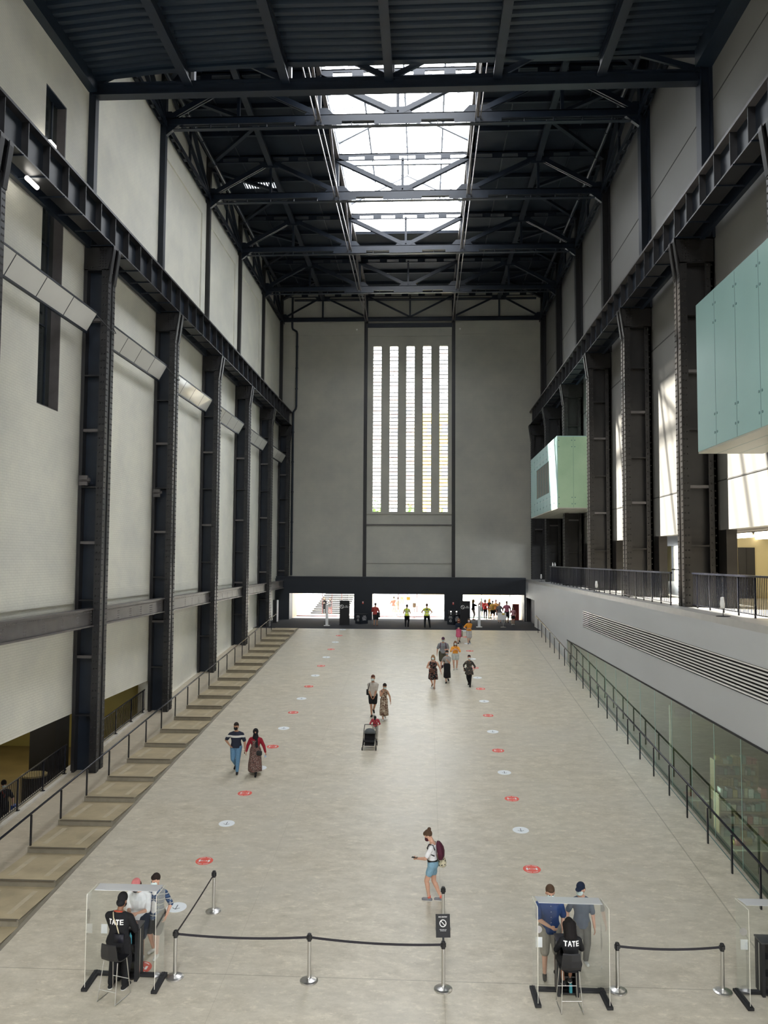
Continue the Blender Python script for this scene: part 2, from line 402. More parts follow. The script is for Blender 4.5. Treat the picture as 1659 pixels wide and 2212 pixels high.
# lobby box under the far wall, with three doorways
YB = 68.3; DX = [(-11.41, -5.92), (-4.39, 1.66), (3.21, 8.3)]; DH = 2.2
b = MB(); b.box(-12.62, 8.44, YB, YF+.6, DH, 3.5); b.box(-12.62, 8.44, YB-.06, YF, 3.5, 3.62)
xs = [-12.62, DX[0][0], DX[0][1], DX[1][0], DX[1][1], DX[2][0], DX[2][1], 8.44]
for i in range(0, 8, 2): b.box(xs[i], xs[i+1], YB, YF+.6, 0, DH)
struct('wall_lobby', b, M_box)
# glazed doors with thin dark red mullions, set back in the doorway
M_mull = mat('dark red mullion', (.20, .05, .05), .5)
for i, (x0, x1) in enumerate(DX):
    g = MB().box(x0, x1, 72.4, 72.42, .06, 3.2); o = struct('door_%d' % (i+1), g, M_win_g)
    f = MB(); f.box(x0, x1, 72.34, 72.46, 0, .07)
    n = {0: (.42, .575, .735), 1: (.34, .475, .615), 2: (.36, .68, .85)}[i]
    for q in n:
        xx = x0+(x1-x0)*q; f.box(xx-.025, xx+.025, 72.35, 72.45, .06, 3.2)
    f.build('door_frame', M_mull if i < 2 else M_dot, o)
# lobby floor beyond the carpet, outside paving, side walls
struct('floor_forecourt', MB().box(-30, 26, YF+.6, 130, -.3, 0), M_yard)
b = MB(); b.box(-12.7, -11.41, YF+.6, 76, 0, 3.3); b.box(8.3, 8.9, YF+.6, 76, 0, 3.3); struct('wall_lobby_timber', b, M_timber)
struct('ceiling_lobby', MB().box(-12.7, 8.9, YF+.6, 72.6, 3.3, 3.5), M_white)

# left wall: brick panels with openings at the foot of the two nearest bays and one tall slot
b = MB(); T = .5
def lw(y0, y1, z0, z1): b.box(XL-T, XL, y0, y1, z0, z1)
SY0, SY1, SZ0, SZ1 = 25.5, 27.05, 10.1, 20.87
lw(-45, 13, -6, 28.4); lw(13, SY0, -.5, 28.4); lw(SY0, SY1, -.5, SZ0); lw(SY0, SY1, SZ1, 28.4); lw(SY1, 37.0, -.5, 28.4); lw(37.0, YF, -4, 28.4)
# raised border around the recessed panels above the crane girder
for k in range(2, 5):
    y0 = Y1+8*k; 
    b.box(XL, XL+.07, y0-8+.3, y0-.2, 24.5, 25.4); b.box(XL, XL+.07, y0-1.0, y0-.2, 17.9, 24.5); 
for k in range(6):
    y0 = Y1+8*k-8+.7; b.box(XL, XL+.05, y0, y0+6.9, 3.45, 3.85)
struct('wall_left', b, M_wall_l)
# dark slot window in the left wall
o = struct('window_6', MB().box(XL-.34, XL-.32, SY0, SY1, SZ0, SZ1), M_slotglass)
f = MB(); f.box(XL-T, XL-.2, SY0-.02, SY0+.06, SZ0, SZ1); f.box(XL-.35, XL-.28, SY1-.5, SY1-.42, SZ0, SZ1)
for z in (12.9, 15.7, 18.5): f.box(XL-.35, XL-.29, SY0, SY1-.4, z, z+.05)
f.box(XL-T, XL-.005, SY1-.06, SY1+.0, SZ0, SZ1, 1); f.box(XL-T, XL-.005, SY0, SY1, SZ1-.05, SZ1, 0); f.box(XL-T, XL-.02, SY0, SY1, SZ0, SZ0+.04, 1)
f.build('window_frame', [M_steel_n, M_beamg], o)
# lower gallery seen through the two openings at the foot of the left wall
b = MB(); b.box(-26, XL-.0, 10, 46, -4.1, -3.75)
struct('floor_gallery', b, M_ogold)
b = MB(); b.box(-26, XL-T, 37.7, 38, -3.75, -.5); b.box(-26, -25.7, 10, 38, -3.75, -.5); b.box(-26, XL-T, 10, 10.3, -3.75, -.5)
for x in (-18.32, -20.6, -16.1): b.box(x, x+.04, 37.67, 37.7, -3.75, -.5, 1)
struct('wall_gallery', b, [M_olive, M_ogold])
struct('ceiling_gallery', MB().box(-26, XL-T, 10, 38, -.5, -.3), M_white)
# foot of the hall wall under the balustrade
b = MB()
for y0, y1 in ((12, 29.0), (29.0, 37.2)):
    b.hexa([(XL-.25,y0,-4),(XL+.07,y0,-4),(XL+.07,y1,-4),(XL-.25,y1,-4)], [(XL-.25,y0,floor_z(y0)+.06),(XL+.07,y0,floor_z(y0)+.06),(XL+.07,y1,floor_z(y1)+.06),(XL-.25,y1,floor_z(y1)+.06)])
struct('trim_kerb', b, mat('white kerb', (.62, .59, .53), .5))

# right wall above the concourse
b = MB(); b.box(XR, XR+.4, -45, YF, 6.18, 28.4)
for z in (7.9, 14.6, 21.63): b.box(XR-.012, XR, -45, YF, z-.022, z+.022, 1)
struct('wall_right', b, [M_wall_r, M_seam])
# concourse behind the right wall
M_con = mat('concourse floor', (.46, .43, .36), .3, 0, .1, 1)
struct('floor_concourse', MB().box(10.4, 20, -10, YF, 3.2, 3.5), M_con)
struct('ceiling_concourse', MB().box(XR+.4, 20, -10, YF, 6.3, 6.5), M_blackm)
b = MB(); b.box(19.7, 20, -10, 44, 3.5, 6.3); b.box(12.3, 19.7, 36, 36.3, 3.5, 6.3); b.box(19.7, 20, 66, YF, 3.5, 6.3); b.box(10.4, 20, -10, -9.7, 3.5, 6.3); b.box(10.4, 20, YF, YF+.3, 3.5, 6.3)
struct('wall_concourse', b, mat('warm yellow wall', (.50, .44, .26), .6, var=.05, scale=.5))
b = MB()
for k in range(-1, 6):
    y = Y1+8*k; b.box(XR, XR+.36, y-.75, y+.9, 3.5, 6.18)
struct('trim_pier', b, [M_steel_w])
o = struct('window_7', MB().box(19.8, 19.82, 44, 66, 3.5, 6.3), M_win_g)
f = MB()
for y in range(44, 67, 2): f.box(19.72, 19.9, y-.04, y+.04, 3.5, 6.3)
f.box(19.72, 19.9, 44, 66, 4.4, 4.48); f.build('window_frame', M_steel, o)

# grey slab wall between the concourse and the ramp
LY0, LY1, LZ0, LZ1 = 12.0, 44.0, 1.57, 2.45
b = MB()
def gw(y0, y1, z0, z1): b.box(XG, XG+.5, y0, y1, z0, z1)
gw(-10, LY0, .42, 3.3); gw(LY0, LY1, .42, LZ0); gw(LY0, LY1, LZ1, 3.3); gw(LY1, 63.15, .42, 3.3); gw(63.15, YB, 2.02, 3.3); gw(48.9, 63.15, -1.3, .42)
b.box(XG+.3, XG+.5, LY0, LY1, LZ0, LZ1, 2)
b.box(XG+.5, 10.4, -10, YF, 3.0, 3.3)
b.box(XG, 10.4, -10, YF, 3.3, 3.5, 1)
b.box(XG-.02, XG+.06, -10, 48.9, .36, .42, 2)
struct('wall_right_slab', b, [M_grey, M_ledge, M_blackm])
struct('door_4', MB().box(XG+.35, XG+.4, 63.15, YB, 0, 2.02).box(XG, XG+.35, YB-.05, YB, 0, 2.02).box(XG, XG+.35, 63.15, 63.2, 0, 2.02), M_blackm)
# glazed screen of the shop under the slab
gy = [22.42-2.03*4+2.03*i for i in range(18)]
b = MB()
for y0, y1 in zip(gy[:-1], gy[1:]):
    b.hexa([(XG,y0+.008,floor_z(y0)-.02),(XG+.015,y0+.008,floor_z(y0)-.02),(XG+.015,y1-.008,floor_z(y1)-.02),(XG,y1-.008,floor_z(y1)-.02)],
           [(XG,y0+.008,.4),(XG+.015,y0+.008,.4),(XG+.015,y1-.008,.4),(XG,y1-.008,.4)])
o = struct('window_8', b, M_shopglass)
e = MB()
for y in gy: e.beam((XG-.002, y, floor_z(y)), (XG-.002, y, .38), .006, .012)
e.build('pane_joint', M_glassedge, o)
e = MB(); ya, yb = gy[0], gy[-1]
e.hexa([(XG-.12,ya,floor_z(ya)-.02),(XG-.10,ya,floor_z(ya)-.02),(XG-.10,yb,floor_z(yb)-.02),(XG-.12,yb,floor_z(yb)-.02)], [(XG-.12,ya,floor_z(ya)+.012),(XG-.10,ya,floor_z(ya)+.012),(XG-.10,yb,floor_z(yb)+.012),(XG-.12,yb,floor_z(yb)+.012)])
e.hexa([(XG+.02,ya,floor_z(ya)-.3),(XG+.04,ya,floor_z(ya)-.3),(XG+.04,yb,floor_z(yb)-.3),(XG+.02,yb,floor_z(yb)-.3)], [(XG+.02,ya,floor_z(ya)+.2),(XG+.04,ya,floor_z(ya)+.2),(XG+.04,yb,floor_z(yb)+.2),(XG+.02,yb,floor_z(yb)+.2)], 1)
e.build('sill_channel', [M_dot, M_glassedge], o)
# shop interior
struct('floor_shop', MB().box(XG+.05, 20, 8, 60, -5.2, -4.9), mat('shop floor', (.11, .10, .07), .5, var=.15))
struct('ceiling_shop', MB().box(XG+.5, 20, 8, 60, .42, .6), M_soff)
struct('wall_shop', MB().box(19.7, 20, 8, 60, -4.9, .42).box(XG+.02, 20, 48.6, 48.9, -4.9, .42).box(XG+.5, 20, 8, 8.3, -4.9, .42), mat('shop wall', (.12, .115, .08), .6, var=.1))

# roof deck, skylight lantern, near soffit
KX0, KX1, KY0, KY1 = -4.95, 2.48, 29.25, 56.4
b = MB(); b.box(-13.2, KX0, 20, YF+.6, 28.25, 28.45); b.box(KX1, 10.8, 20, YF+.6, 28.25, 28.45); b.box(KX0, KX1, KY1, YF+.6, 28.25, 28.45); b.box(KX0, KX1, 20, KY0, 28.25, 28.45)
b.box(-13.2, KX0, -45, 20, 28.25, 28.45); b.box(KX1, 10.8, -45, 20, 28.25, 28.45); b.box(KX0, KX1, -45, -27, 28.25, 28.45); b.box(KX0, KX1, 4, 20, 28.25, 28.45)
deck = struct('ceiling', b, M_deck)
pb = MB()
for k in range(0, 16):
    y = Y1+8*k/3
    if k % 3 == 0: continue
    pb.box(-12.6, KX0, y-.08, y+.08, 28.0, 28.25); pb.box(KX1, 10.2, y-.08, y+.08, 28.0, 28.25)
    if y > KY1: pb.box(KX0, KX1, y-.08, y+.08, 28.0, 28.25)
for x in (-10.7, -6.9, 4.4, 8.2): pb.box(x-.03, x+.03, 29.3, YF, 28.18, 28.25)
pb.build('purlins', M_steel_n, deck)
o = struct('window_9', MB().hexa([(-5.2,KY0,28.25),(-4.95,KY0,28.25),(-4.95,KY1+1.6,28.25),(-5.2,KY1+1.6,28.25)], [(-5.75,KY0,31.9),(-5.5,KY0,31.9),(-5.5,KY1+1.6,31.9),(-5.75,KY1+1.6,31.9)]).box(KX1, KX1+.25, KY0, KY1, 28.25, 29.9), M_deck)   # lantern kerbs; the left one is raised and lengthened to block sun
RZ = 32.6; XRG = -1.24
g = MB(); g.add([(-5.6, KY0, 31.9), (XRG, KY0, RZ), (XRG, KY1, RZ), (-5.6, KY1, 31.9)], [(0,1,2,3)]); g.add([(KX1+.25, KY0, 29.9), (XRG, KY0, RZ), (XRG, KY1, RZ), (KX1+.25, KY1, 29.9)], [(0,3,2,1)])
for y in (KY0, KY1): g.add([(-5.6, y, 31.9), (XRG, y, RZ), (KX1+.25, y, 29.9), (KX1+.1, y, 28.4), (-5, y, 28.4)], [(0,1,2,3,4)])
g.build('lantern_glass', M_sky_g, o)
f = MB()
M_lb = mat('pale glazing bar', (.30, .32, .36), .4)
n = 14
for k in range(n+1):
    y = KY0+(KY1-KY0)*k/n
    f.beam((-5.55, y, 31.85), (XRG, y, RZ-.03), .05, .09); f.beam((KX1+.2, y, 29.87), (XRG, y, RZ-.03), .05, .09)
for x, z in ((-3.6, 32.1), (XRG, RZ), (1.0, 30.85)): f.box(x-.05, x+.05, KY0, KY1, z-.1, z)
for k in range(2, n, 4):
    y = KY0+(KY1-KY0)*k/n; f.box(-5.15, KX1, y-.08, y+.08, 29.4, 29.62)
for k in range(0, 4):
    y = Y1+8*k+.1
    if y < KY0: y = KY0+.15
    f.beam((-5.0, y, 29.0), (XRG, y, 30.9), .16, .1); f.beam((KX1, y, 29.0), (XRG, y, 30.9), .16, .1)
f.build('glazing_bars', M_lb, o)
# the corrugated soffit before the first truss
prof = [(-12.62, 22.93), (-9.8, 23.2), (-5.5, 23.36), (-1.5, 23.34), (2.8, 23.36), (6.5, 23.46), (9.9, 23.6)]
vsx = []; fs = []; ys = []
yy = 19.5
while yy < Y1-.45:
    for dy, dz in ((0, 0), (.17, 0), (.21, .12), (.36, .12)): ys.append((yy+dy, dz))
    yy += .40
b = MB(); n = len(prof)
for (y, dz) in ys:
    for (x, z) in prof: vsx.append((x, y, z+dz))
for i in range(len(ys)-1):
    for k in range(n-1): fs.append((i*n+k, i*n+k+1, (i+1)*n+k+1, (i+1)*n+k))
b.add(vsx, fs)
for k in range(n-1):
    (x0, z0), (x1, z1) = prof[k], prof[k+1]
    b.hexa([(x0,19.3,z0+.13),(x1,19.3,z1+.13),(x1,Y1-.2,z1+.13),(x0,Y1-.2,z0+.13)], [(x0,19.3,z0+.3),(x1,19.3,z1+.3),(x1,Y1-.2,z1+.3),(x0,Y1-.2,z0+.3)])
    b.hexa([(x0,Y1-.45,z0-.05),(x1,Y1-.45,z1-.05),(x1,Y1-.2,z1-.05),(x0,Y1-.2,z0-.05)], [(x0,Y1-.45,z0+.15),(x1,Y1-.45,z1+.15),(x1,Y1-.2,z1+.15),(x0,Y1-.2,z0+.15)])
b.box(-12.62, 10.3, 19.2, 19.4, 22.7, 28.3)
b.box(-12.62, -12.3, 19.4, Y1-.2, 22.5, 23.1); b.box(9.7, 10.3, 19.4, Y1-.2, 22.9, 23.7)
struct('ceiling_soffit', b, M_soffit)
BX = [-8.85, -5.2, -1.36, 2.6, 6.35]
for i, x in enumerate(BX):
    o = MB().box(x-.16, x+.16, 19.4, Y1-.18, 22.66, 22.72).box(x-.04, x+.04, 19.4, Y1-.18, 22.72, 23.4).box(x-.1, x+.1, 19.4, Y1-.18, 23.25, 23.4).build('soffit_beam', M_steel_n)
    tag(o, 'dark steel beam under the corrugated soffit, %s of five counted from the left wall' % ordn(i), 'ceiling beam', 'beams under the corrugated soffit', kind='thing')
# hall behind the viewpoint
struct('wall_rear', MB().box(-13, 20, -45.4, -45, -9, 28.4), M_wall_far)
struct('wall_right_rear', MB().box(XR, XR+.4, -45, -10, -9, 6.2), M_wall_r)

# ================================================================== STEEL FRAME
LFOOT = lambda y: floor_z(y)-.05
# crane columns: hall chord, web, wall chord, bracket, stiffeners (built for the left side at x = 0 wall side ... +.95 hall side)
def column(side, k, mat_c):
    yk = Y1+8*k; y0 = yk-.24; z0 = LFOOT(y0)-.06 if side < 0 else 3.5
    xh = -11.66 if side < 0 else 9.02
    loc = (xh, y0+.33, z0)
    i = k+1
    where = 'left' if side < 0 else 'right'
    base = 'standing beside the stepped walkway' if side < 0 else 'standing on the grey slab ledge'
    lab = 'tall riveted black steel column, %s from the camera along the %s wall' % (ordn(i), where)
    t = thing('crane_column', lab, 'steel column', loc, 0, '%s wall crane columns' % where, 'thing')
    s = 1 if side < 0 else -1            # direction from the wall to the hall
    X = lambda d: xh - s*d               # d metres back from the hall face
    def bx(b, d0, d1, ya, yb, za, zb, mi=0):
        a, c = sorted((X(d0), X(d1))); b.box(a, c, y0+ya, y0+yb, za, zb, mi)
    zt = 15.72
    b = MB(); bx(b, .0, .05, .0, .24, z0, zt); bx(b, .0, .05, .42, .66, z0, zt); bx(b, .03, .07, .2, .46, z0, zt)
    bx(b, .05, .26, .0, .05, z0, zt); bx(b, .05, .26, .61, .66, z0, zt)
    q = []; h = z0+.1
    while h < zt: q += [(X(-.0), y0+.05, h), (X(0), y0+.13, h+.0), (X(0), y0+.52, h), (X(0), y0+.61, h)]; h += .2
    rivets(b, q, (s, 0, 0), .055, .02)
    q = []; h = z0+.15
    while h < zt: q += [(X(.08), y0, h), (X(.19), y0, h)]; h += .26
    rivets(b, q, (0, -1, 0), .055, .02)
    b.build('hall_chord', mat_c, t, loc)
    b = MB(); bx(b, .1, .85 if side < 0 else 1.15, .30, .37, z0, zt); b.build('web_plate', M_steel_n if side < 0 else mat_c, t, loc)  # left webs take darker navy steel: recess shade put into the colour
    dp = .92 if side < 0 else 1.2
    b = MB(); bx(b, dp-.12, dp, .0, .66, z0, zt)
    if side > 0:
        bx(b, dp-.3, dp, .0, .05, z0, zt); q = []; h = z0+.15
        while h < zt: q += [(X(dp-.22), y0, h), (X(dp-.08), y0, h)]; h += .26
        rivets(b, q, (0, -1, 0), .055, .02)
    b.build('wall_chord', mat_c, t, loc)
    h = z0+2.1; j = 0
    while h < zt-1.4:
        b = MB(); bx(b, .26, .8 if side < 0 else .92, .02, .27, h, h+(.10 if j % 2 else .05)); b.build('stiffener', M_beamg if j % 2 else mat_c, t, loc)
        h += 2.05; j += 1
    # bracket
    b = MB(); za, zb = 15.72, 16.6; 
    for ya, yb in ((-.02, .04), (.62, .68)):
        pts = [(X(dp), za), (X(-.0), za-.5), (X(-.16), zb-.15), (X(-.16), zb), (X(dp), zb)]
        pts2 = [(X(dp), za), (X(.02), za), (X(-.16), zb-.12), (X(-.16), zb), (X(dp), zb)]
        b.prism(pts2, y0+ya, y0+yb, 'y')
    b.prism([(X(.02), za-.45), (X(-.02), za-.45), (X(-.18), zb-.12), (X(-.18), zb), (X(-.12), zb), (X(-.12), zb-.15)], y0-.02, y0+.2, 'y')
    b.prism([(X(.02), za-.45), (X(-.02), za-.45), (X(-.18), zb-.12), (X(-.18), zb), (X(-.12), zb), (X(-.12), zb-.15)], y0+.46, y0+.68, 'y')
    bx(b, -.16, dp, -.02, .68, zb-.06, zb); bx(b, 0, dp, -.0, .66, za-.04, za); bx(b, .1, .9, .1, .56, za, zb)
    q = []
    for d in (.12, .22, .32): q += [(X(d), y0-.02, za+.1+.1*u) for u in range(8)]
    q += [(X(.4+.1*u), y0-.02, za+.06) for u in range(5)]
    rivets(b, q, (0, -1, 0), .04, .02); b.build('bracket', mat_c, t, loc)
    # upper post
    b = MB()
    if side < 0: b.box(-12.62, -12.36, yk-.15, yk+.15, 17.85, 28.2); b.box(-12.5, -12.36, yk-.22, yk+.22, 16.6, 17.9)
    else: b.box(9.86, 9.92, yk-.25, yk+.25, 16.6, 28.2); b.box(10.2, 10.3, yk-.25, yk+.25, 16.6, 28.2); b.box(9.9, 10.24, yk-.12, yk-.02, 16.6, 28.2)
    b.build('upper_post', M_steel_n if k < 2 else M_steel, t, loc)
    return t
for k in range(-1, 6):
    column(-1, k, M_steel)
    column(1, k, M_steel_w if k < 4 else M_steel)
# crane girders on the brackets
for side in (-1, 1):
    s = 1 if side < 0 else -1; xh = -11.54 if side < 0 else 8.94
    X = lambda d: xh - s*d
    t = thing('crane_girder', 'long dark riveted crane girder running on the brackets of the %s wall columns' % ('left' if side < 0 else 'right'), 'crane girder', (xh, 20, 16.6), 0, 'crane girders', 'thing')
    def bx(b, d0, d1, ya, yb, za, zb): a, c = sorted((X(d0), X(d1))); b.box(a, c, ya, yb, za, zb)
    ya, yb = -4, YF-.05
    b = MB(); bx(b, .22, .26, ya, yb, 16.64, 17.8); b.build('web', M_steel_n, t, t.location)
    b = MB(); bx(b, -.02, .52, ya, yb, 16.6, 16.65); q = []
    y = 20.0
    b.build('bottom_flange', M_steel, t, t.location)
    b = MB(); bx(b, -.02, .5, ya, yb, 17.74, 17.82); bx(b, .18, .3, ya, yb, 17.82, 17.9); b.build('top_flange', M_steel if side < 0 else M_beamg, t, t.location)
    b = MB(); bx(b, .80, .95, ya, yb, 16.5, 16.62); bx(b, .84, .9, ya, yb, 16.62, 17.2); b.build('walkway_beam', M_steel_n, t, t.location)
    y = 17.0-1.33*6
    while y < YF-.5:
        b = MB(); bx(b, .01, .22, y, y+.03, 16.65, 17.74); b.build('stiffener', M_steel, t, t.location); y += 1.333
    b = MB(); y = 10.0
    while y < YF-1: bx(b, -.05, .9, y, y+.05, 16.56, 16.6); y += 1.333
    b.build('tie_bars', M_steel_n, t, t.location)['kind'] = 'stuff'  # row of separate tie bars held in one mesh
# riveted beam across the left bays
b = MB(); x0 = -11.97
b.box(x0-.03, x0, -4, YB, 2.66, 3.24); b.box(x0-.2, x0+.1, -4, YB, 3.22, 3.27); b.box(x0-.2, x0+.1, -4, YB, 2.62, 2.67)
q = []; y = 14.0
while y < 60:
    q += [(x0, y, 3.14)]; 
    if int(y*4) % 5 == 0: q += [(x0, y, 2.75+.09*u) for u in range(4)]
    y += .12 if y < 38 else .3
rivets(b, q, (1, 0, 0), .035, .016)
b.box(x0-.5, x0-.45, -4, YB, 2.5, 3.0)
o = b.build('riveted_beam', M_beamg); tag(o, 'brown grey riveted beam crossing the left wall bays low down between the columns', 'steel beam', kind='thing')

# roof trusses
NX = [-12.5, -8.9, -5.05, -1.32, 2.42, 6.34, 9.97]
def truss(k):
    y = Y1+8*k; zb, zt = 25.85, 27.97
    t = thing('roof_truss', 'dark steel roof truss spanning the hall, %s from the camera' % ordn(k), 'roof truss', (0, y, zb), 0, 'roof trusses', 'thing')
    far = k == 5; mm = M_steel_n
    sc = .55 if far else 1
    b = MB(); b.box(NX[0], NX[-1], y-.16, y-.1, zb-.14, zb+.16); b.box(NX[0], NX[-1], y-.16, y+.2, zb+.12, zb+.17); b.box(NX[0], NX[-1], y-.18, y-.04, zb-.18, zb-.13)
    if not far:
        b.box(NX[0], NX[-1], y+.1, y+.16, zb-.14, zb+.16); b.box(NX[0]+.4, NX[-1]-.3, y-.12, y+.12, zb-.38, zb-.35)
        for i in range(16): x = NX[0]+.9+1.35*i; b.box(x-.02, x+.02, y-.12, y+.1, zb-.36, zb-.12)
        for x in (-5.05, -1.32, 2.42): b.box(x-1.1, x+1.1, y-.2, y-.16, zb-.36, zb-.16)
    b.build('bottom_chord', mm, t, t.location)
    b = MB(); b.box(NX[0], NX[-1], y-.12, y-.08, zt+.1, zt+.25)
    b.box(NX[0], NX[-1], y-.12, y+.12, zt+.2, zt+.26); b.box(NX[0], NX[-1], y-.14, y-.08, zt-.16, zt-.1)
    x = NX[0]+.3
    while x < NX[-1]-.3: b.box(x, x+.55, y-.14, y-.1, zt-.12, zt+.12); x += 1.45
    b.build('top_chord', mm, t, t.location)
    up_n = {1, 5}
    segs = [(0,0,1,1), (1,1,2,0), (2,1,3,0), (3,0,4,1), (4,0,5,1), (5,1,6,0)]
    for i0, h0, i1, h1 in segs:
        a = (NX[i0]+(.25 if i0 == 0 else 0), y, (zt-.08 if h0 else zb+.18)); c = (NX[i1]-(.25 if i1 == 6 else 0), y, (zt-.08 if h1 else zb+.18))
        b = MB(); b.beam((a[0], y-.1, a[2]), (c[0], y-.1, c[2]), .08, .2*sc+.04)
        if not far: b.beam((a[0], y+.1, a[2]), (c[0], y+.1, c[2]), .08, .2)
        b.build('diagonal', mm, t, t.location)
    for i in (1, 2, 3, 4, 5):
        if i == 3 and far: pass
        b = MB(); x = NX[i]; wv = .07 if i in (1, 5, 3) else .09
        b.box(x-wv, x+wv, y-.08, y+.08, zb+.1, zt); b.build('vertical', mm, t, t.location)
    for i in range(0, 7):
        top = i in up_n; x = NX[i]; b = MB(); z = zt-.1 if top else zb+.15; dz = -.38 if top else .34
        w0, w1 = (.72, .4)
        xa0 = max(NX[0], x-w0); xa1 = min(NX[-1], x+w0); xb0 = max(NX[0], x-w1); xb1 = min(NX[-1], x+w1)
        if not (far and i in (2, 3, 4)): b.prism([(xa0, z), (xa1, z), (xb1, z+dz), (xb0, z+dz)], y-.13, y-.1, 'y'); b.build('gusset', mm, t, t.location)
    if not far:
        for x, s in ((NX[0], 1), (NX[-1], -1)):
            b = MB(); b.prism([(x, zb-.15), (x+s*.75, zb-.15), (x, zb-.75)], y-.1, y+.1, 'y'); b.build('knee_plate', mm, t, t.location)
for k in range(1, 6): truss(k)
# first truss, lower, under the edge of the soffit
y = Y1
t = thing('roof_truss', 'deep dark beam with short struts under the soffit edge, first truss from the camera', 'roof truss', (0, y, 22.45), 0, 'roof trusses', 'thing')
b = MB(); b.box(-12.5, 9.97, y-.04, y+.04, 22.44, 22.84); b.box(-12.5, 9.97, y-.2, y+.2, 22.40, 22.46); b.box(-12.5, 9.97, y-.2, y+.2, 22.80, 22.86); b.build('bottom_chord', M_steel_n, t, t.location)
for x0, x1 in ((-12.4, -11.0), (-1.45, -2.7), (-1.25, .0), (9.9, 7.8), (-5.3, -6.6), (2.7, 3.9)):
    b = MB(); b.beam((x0, y-.1, 22.86), (x1, y-.1, 23.5), .1, .2); b.build('strut', M_steel_n, t, t.location)
for x in BX:
    b = MB(); b.box(x+.06, x+.2, y-.12, y+.12, 22.86, 23.5); b.build('post', M_lb if abs(x) < 9 else M_steel_n, t, t.location)
b = MB(); b.box(-12.5, 9.97, y-.1, y+.1, 23.45, 23.65); b.build('top_chord', M_steel_n, t, t.location)
# long members between the trusses
def longm(x, z, wd, h, label, y0=Y1, y1=YF-.1, name='roof_purlin', mats=None):
    o = MB().box(x-wd/2, x+wd/2, y0, y1, z-h/2, z+h/2).build(name, mats or M_steel_n)
    tag(o, label, 'roof beam', 'long roof members', kind='thing')
longm(-8.9, 27.7, .3, .22, 'dark roof member running lengthwise midway between left wall and skylight')
longm(6.34, 27.7, .3, .22, 'dark roof member running lengthwise midway between right wall and skylight')
for x, nm in ((-5.05, 'left'), (2.42, 'right')):
    t = thing('skylight_girder', 'open steel lattice girder along the %s edge of the skylight' % nm, 'lattice girder', (x, Y1, 25.8), 0, 'lattice girders beside the skylight', 'thing')
    b = MB(); b.box(x-.14, x-.1, Y1, YF-.1, 25.6, 25.72); b.box(x+.1, x+.14, Y1, YF-.1, 25.6, 25.72); b.build('bottom_chord', M_beamg, t, t.location)
    b = MB(); b.box(x-.1, x+.1, Y1, YF-.1, 27.95, 28.15); b.build('top_chord', M_beamg, t, t.location)
    for k in range(0, 5):
        y = Y1+8*k
        b = MB(); b.beam((x, y+.2, 25.75), (x, y+4, 27.95), .12, .1); b.build('diagonal', M_beamg, t, t.location)
        b = MB(); b.beam((x, y+4, 27.95), (x, y+7.8, 25.75), .12, .1); b.build('diagonal', M_beamg, t, t.location)
for side, x in ((-1, -12.42), (1, 9.92)):
    nm = 'left' if side < 0 else 'right'
    t = thing('wall_bracing', 'dark steel eaves bracing along the top of the %s wall' % nm, 'bracing', (x, Y1, 25.8), 0, 'eaves bracing', 'thing')
    b = MB(); b.box(x-.13, x-.08, Y1, YF, 25.6, 25.85); b.box(x+.08, x+.13, Y1, YF, 25.6, 25.85)
    y = Y1
    while y < YF-1: b.box(x-.13, x+.13, y, y+.3, 25.6, 25.63); y += 1.0
    b.build('bottom_chord', M_steel_n, t, t.location)
    for k in range(0, 5):
        y = Y1+8*k
        b = MB(); b.beam((x, y+.2, 28.0), (x, y+7.8, 25.8), .16, .14); b.build('diagonal', M_steel_n, t, t.location)
        b = MB(); b.beam((x, y+4.3, 28.1), (x, y+7.8, 25.8), .2, .12); b.build('diagonal', M_steel_n, t, t.location)
        b = MB(); b.box(x-.06, x+.06, y+4-.06, y+4+.06, 25.8, 28.1); b.build('post', M_steel_n, t, t.location)
    x2 = x+.5*(1 if side < 0 else -1)
    b = MB(); b.tube((x2, Y1+.5, 27.35), (x2, 66, 27.35), .11); 
    y = Y1+2
    while y < 66: b.tube((x2, y, 27.35), (x2, y+.08, 27.35), .14, n=8); y += 2.6
    o = b.build('service_pipe', M_steel_n); tag(o, 'dark service pipe with pale collars under the roof along the %s wall' % nm, 'pipe', 'roof pipes')
# far wall pipe and fittings
b = MB(); b.path([(-11.6,69.2,27.9),(-11.6,69.2,25.3),(-11.55,69.2,25.12),(-11.2,69.2,24.9),(-11.16,69.2,24.7),(-11.16,69.2,18.3),(-11.2,69.2,18.1),(-11.4,69.2,17.85),(-11.42,69.2,17.6),(-11.42,69.2,3.7)], .09)
for z in (23.5, 21.6, 19.8, 16, 13.4, 10.8, 8.2, 5.6): b.tube((-11.16 if z > 18 else -11.42, 69.2, z), (-11.16 if z > 18 else -11.42, 69.2, z+.12), .115)
o = b.build('drain_pipe', M_steel_n); tag(o, 'dark drain pipe with an elbow running down the left end of the far wall', 'pipe')
b = MB(); b.tube((-11.4, 69.0, 27.6), (9.5, 69.0, 27.6), .1)
o = b.build('header_pipe', M_steel_n); tag(o, 'dark horizontal pipe high across the far wall under the roof', 'pipe')
b = MB(); b.box(-5.0, 2.3, YF-.1, YF+.1, 25.25, 25.6); o = b.build('window_lintel', M_steel_n); tag(o, 'dark steel lintel above the five slot windows', 'lintel', kind='thing')
for i, x in enumerate((-5.95, 3.0)):
    o = MB().box(x-.06, x+.06, YF-.14, YF-.06, 25.0, 25.12).build('wall_sensor', M_white); tag(o, 'small white sensor box high on the far wall, %s of the slot windows' % ('left' if i == 0 else 'right'), 'sensor', 'wall sensors')
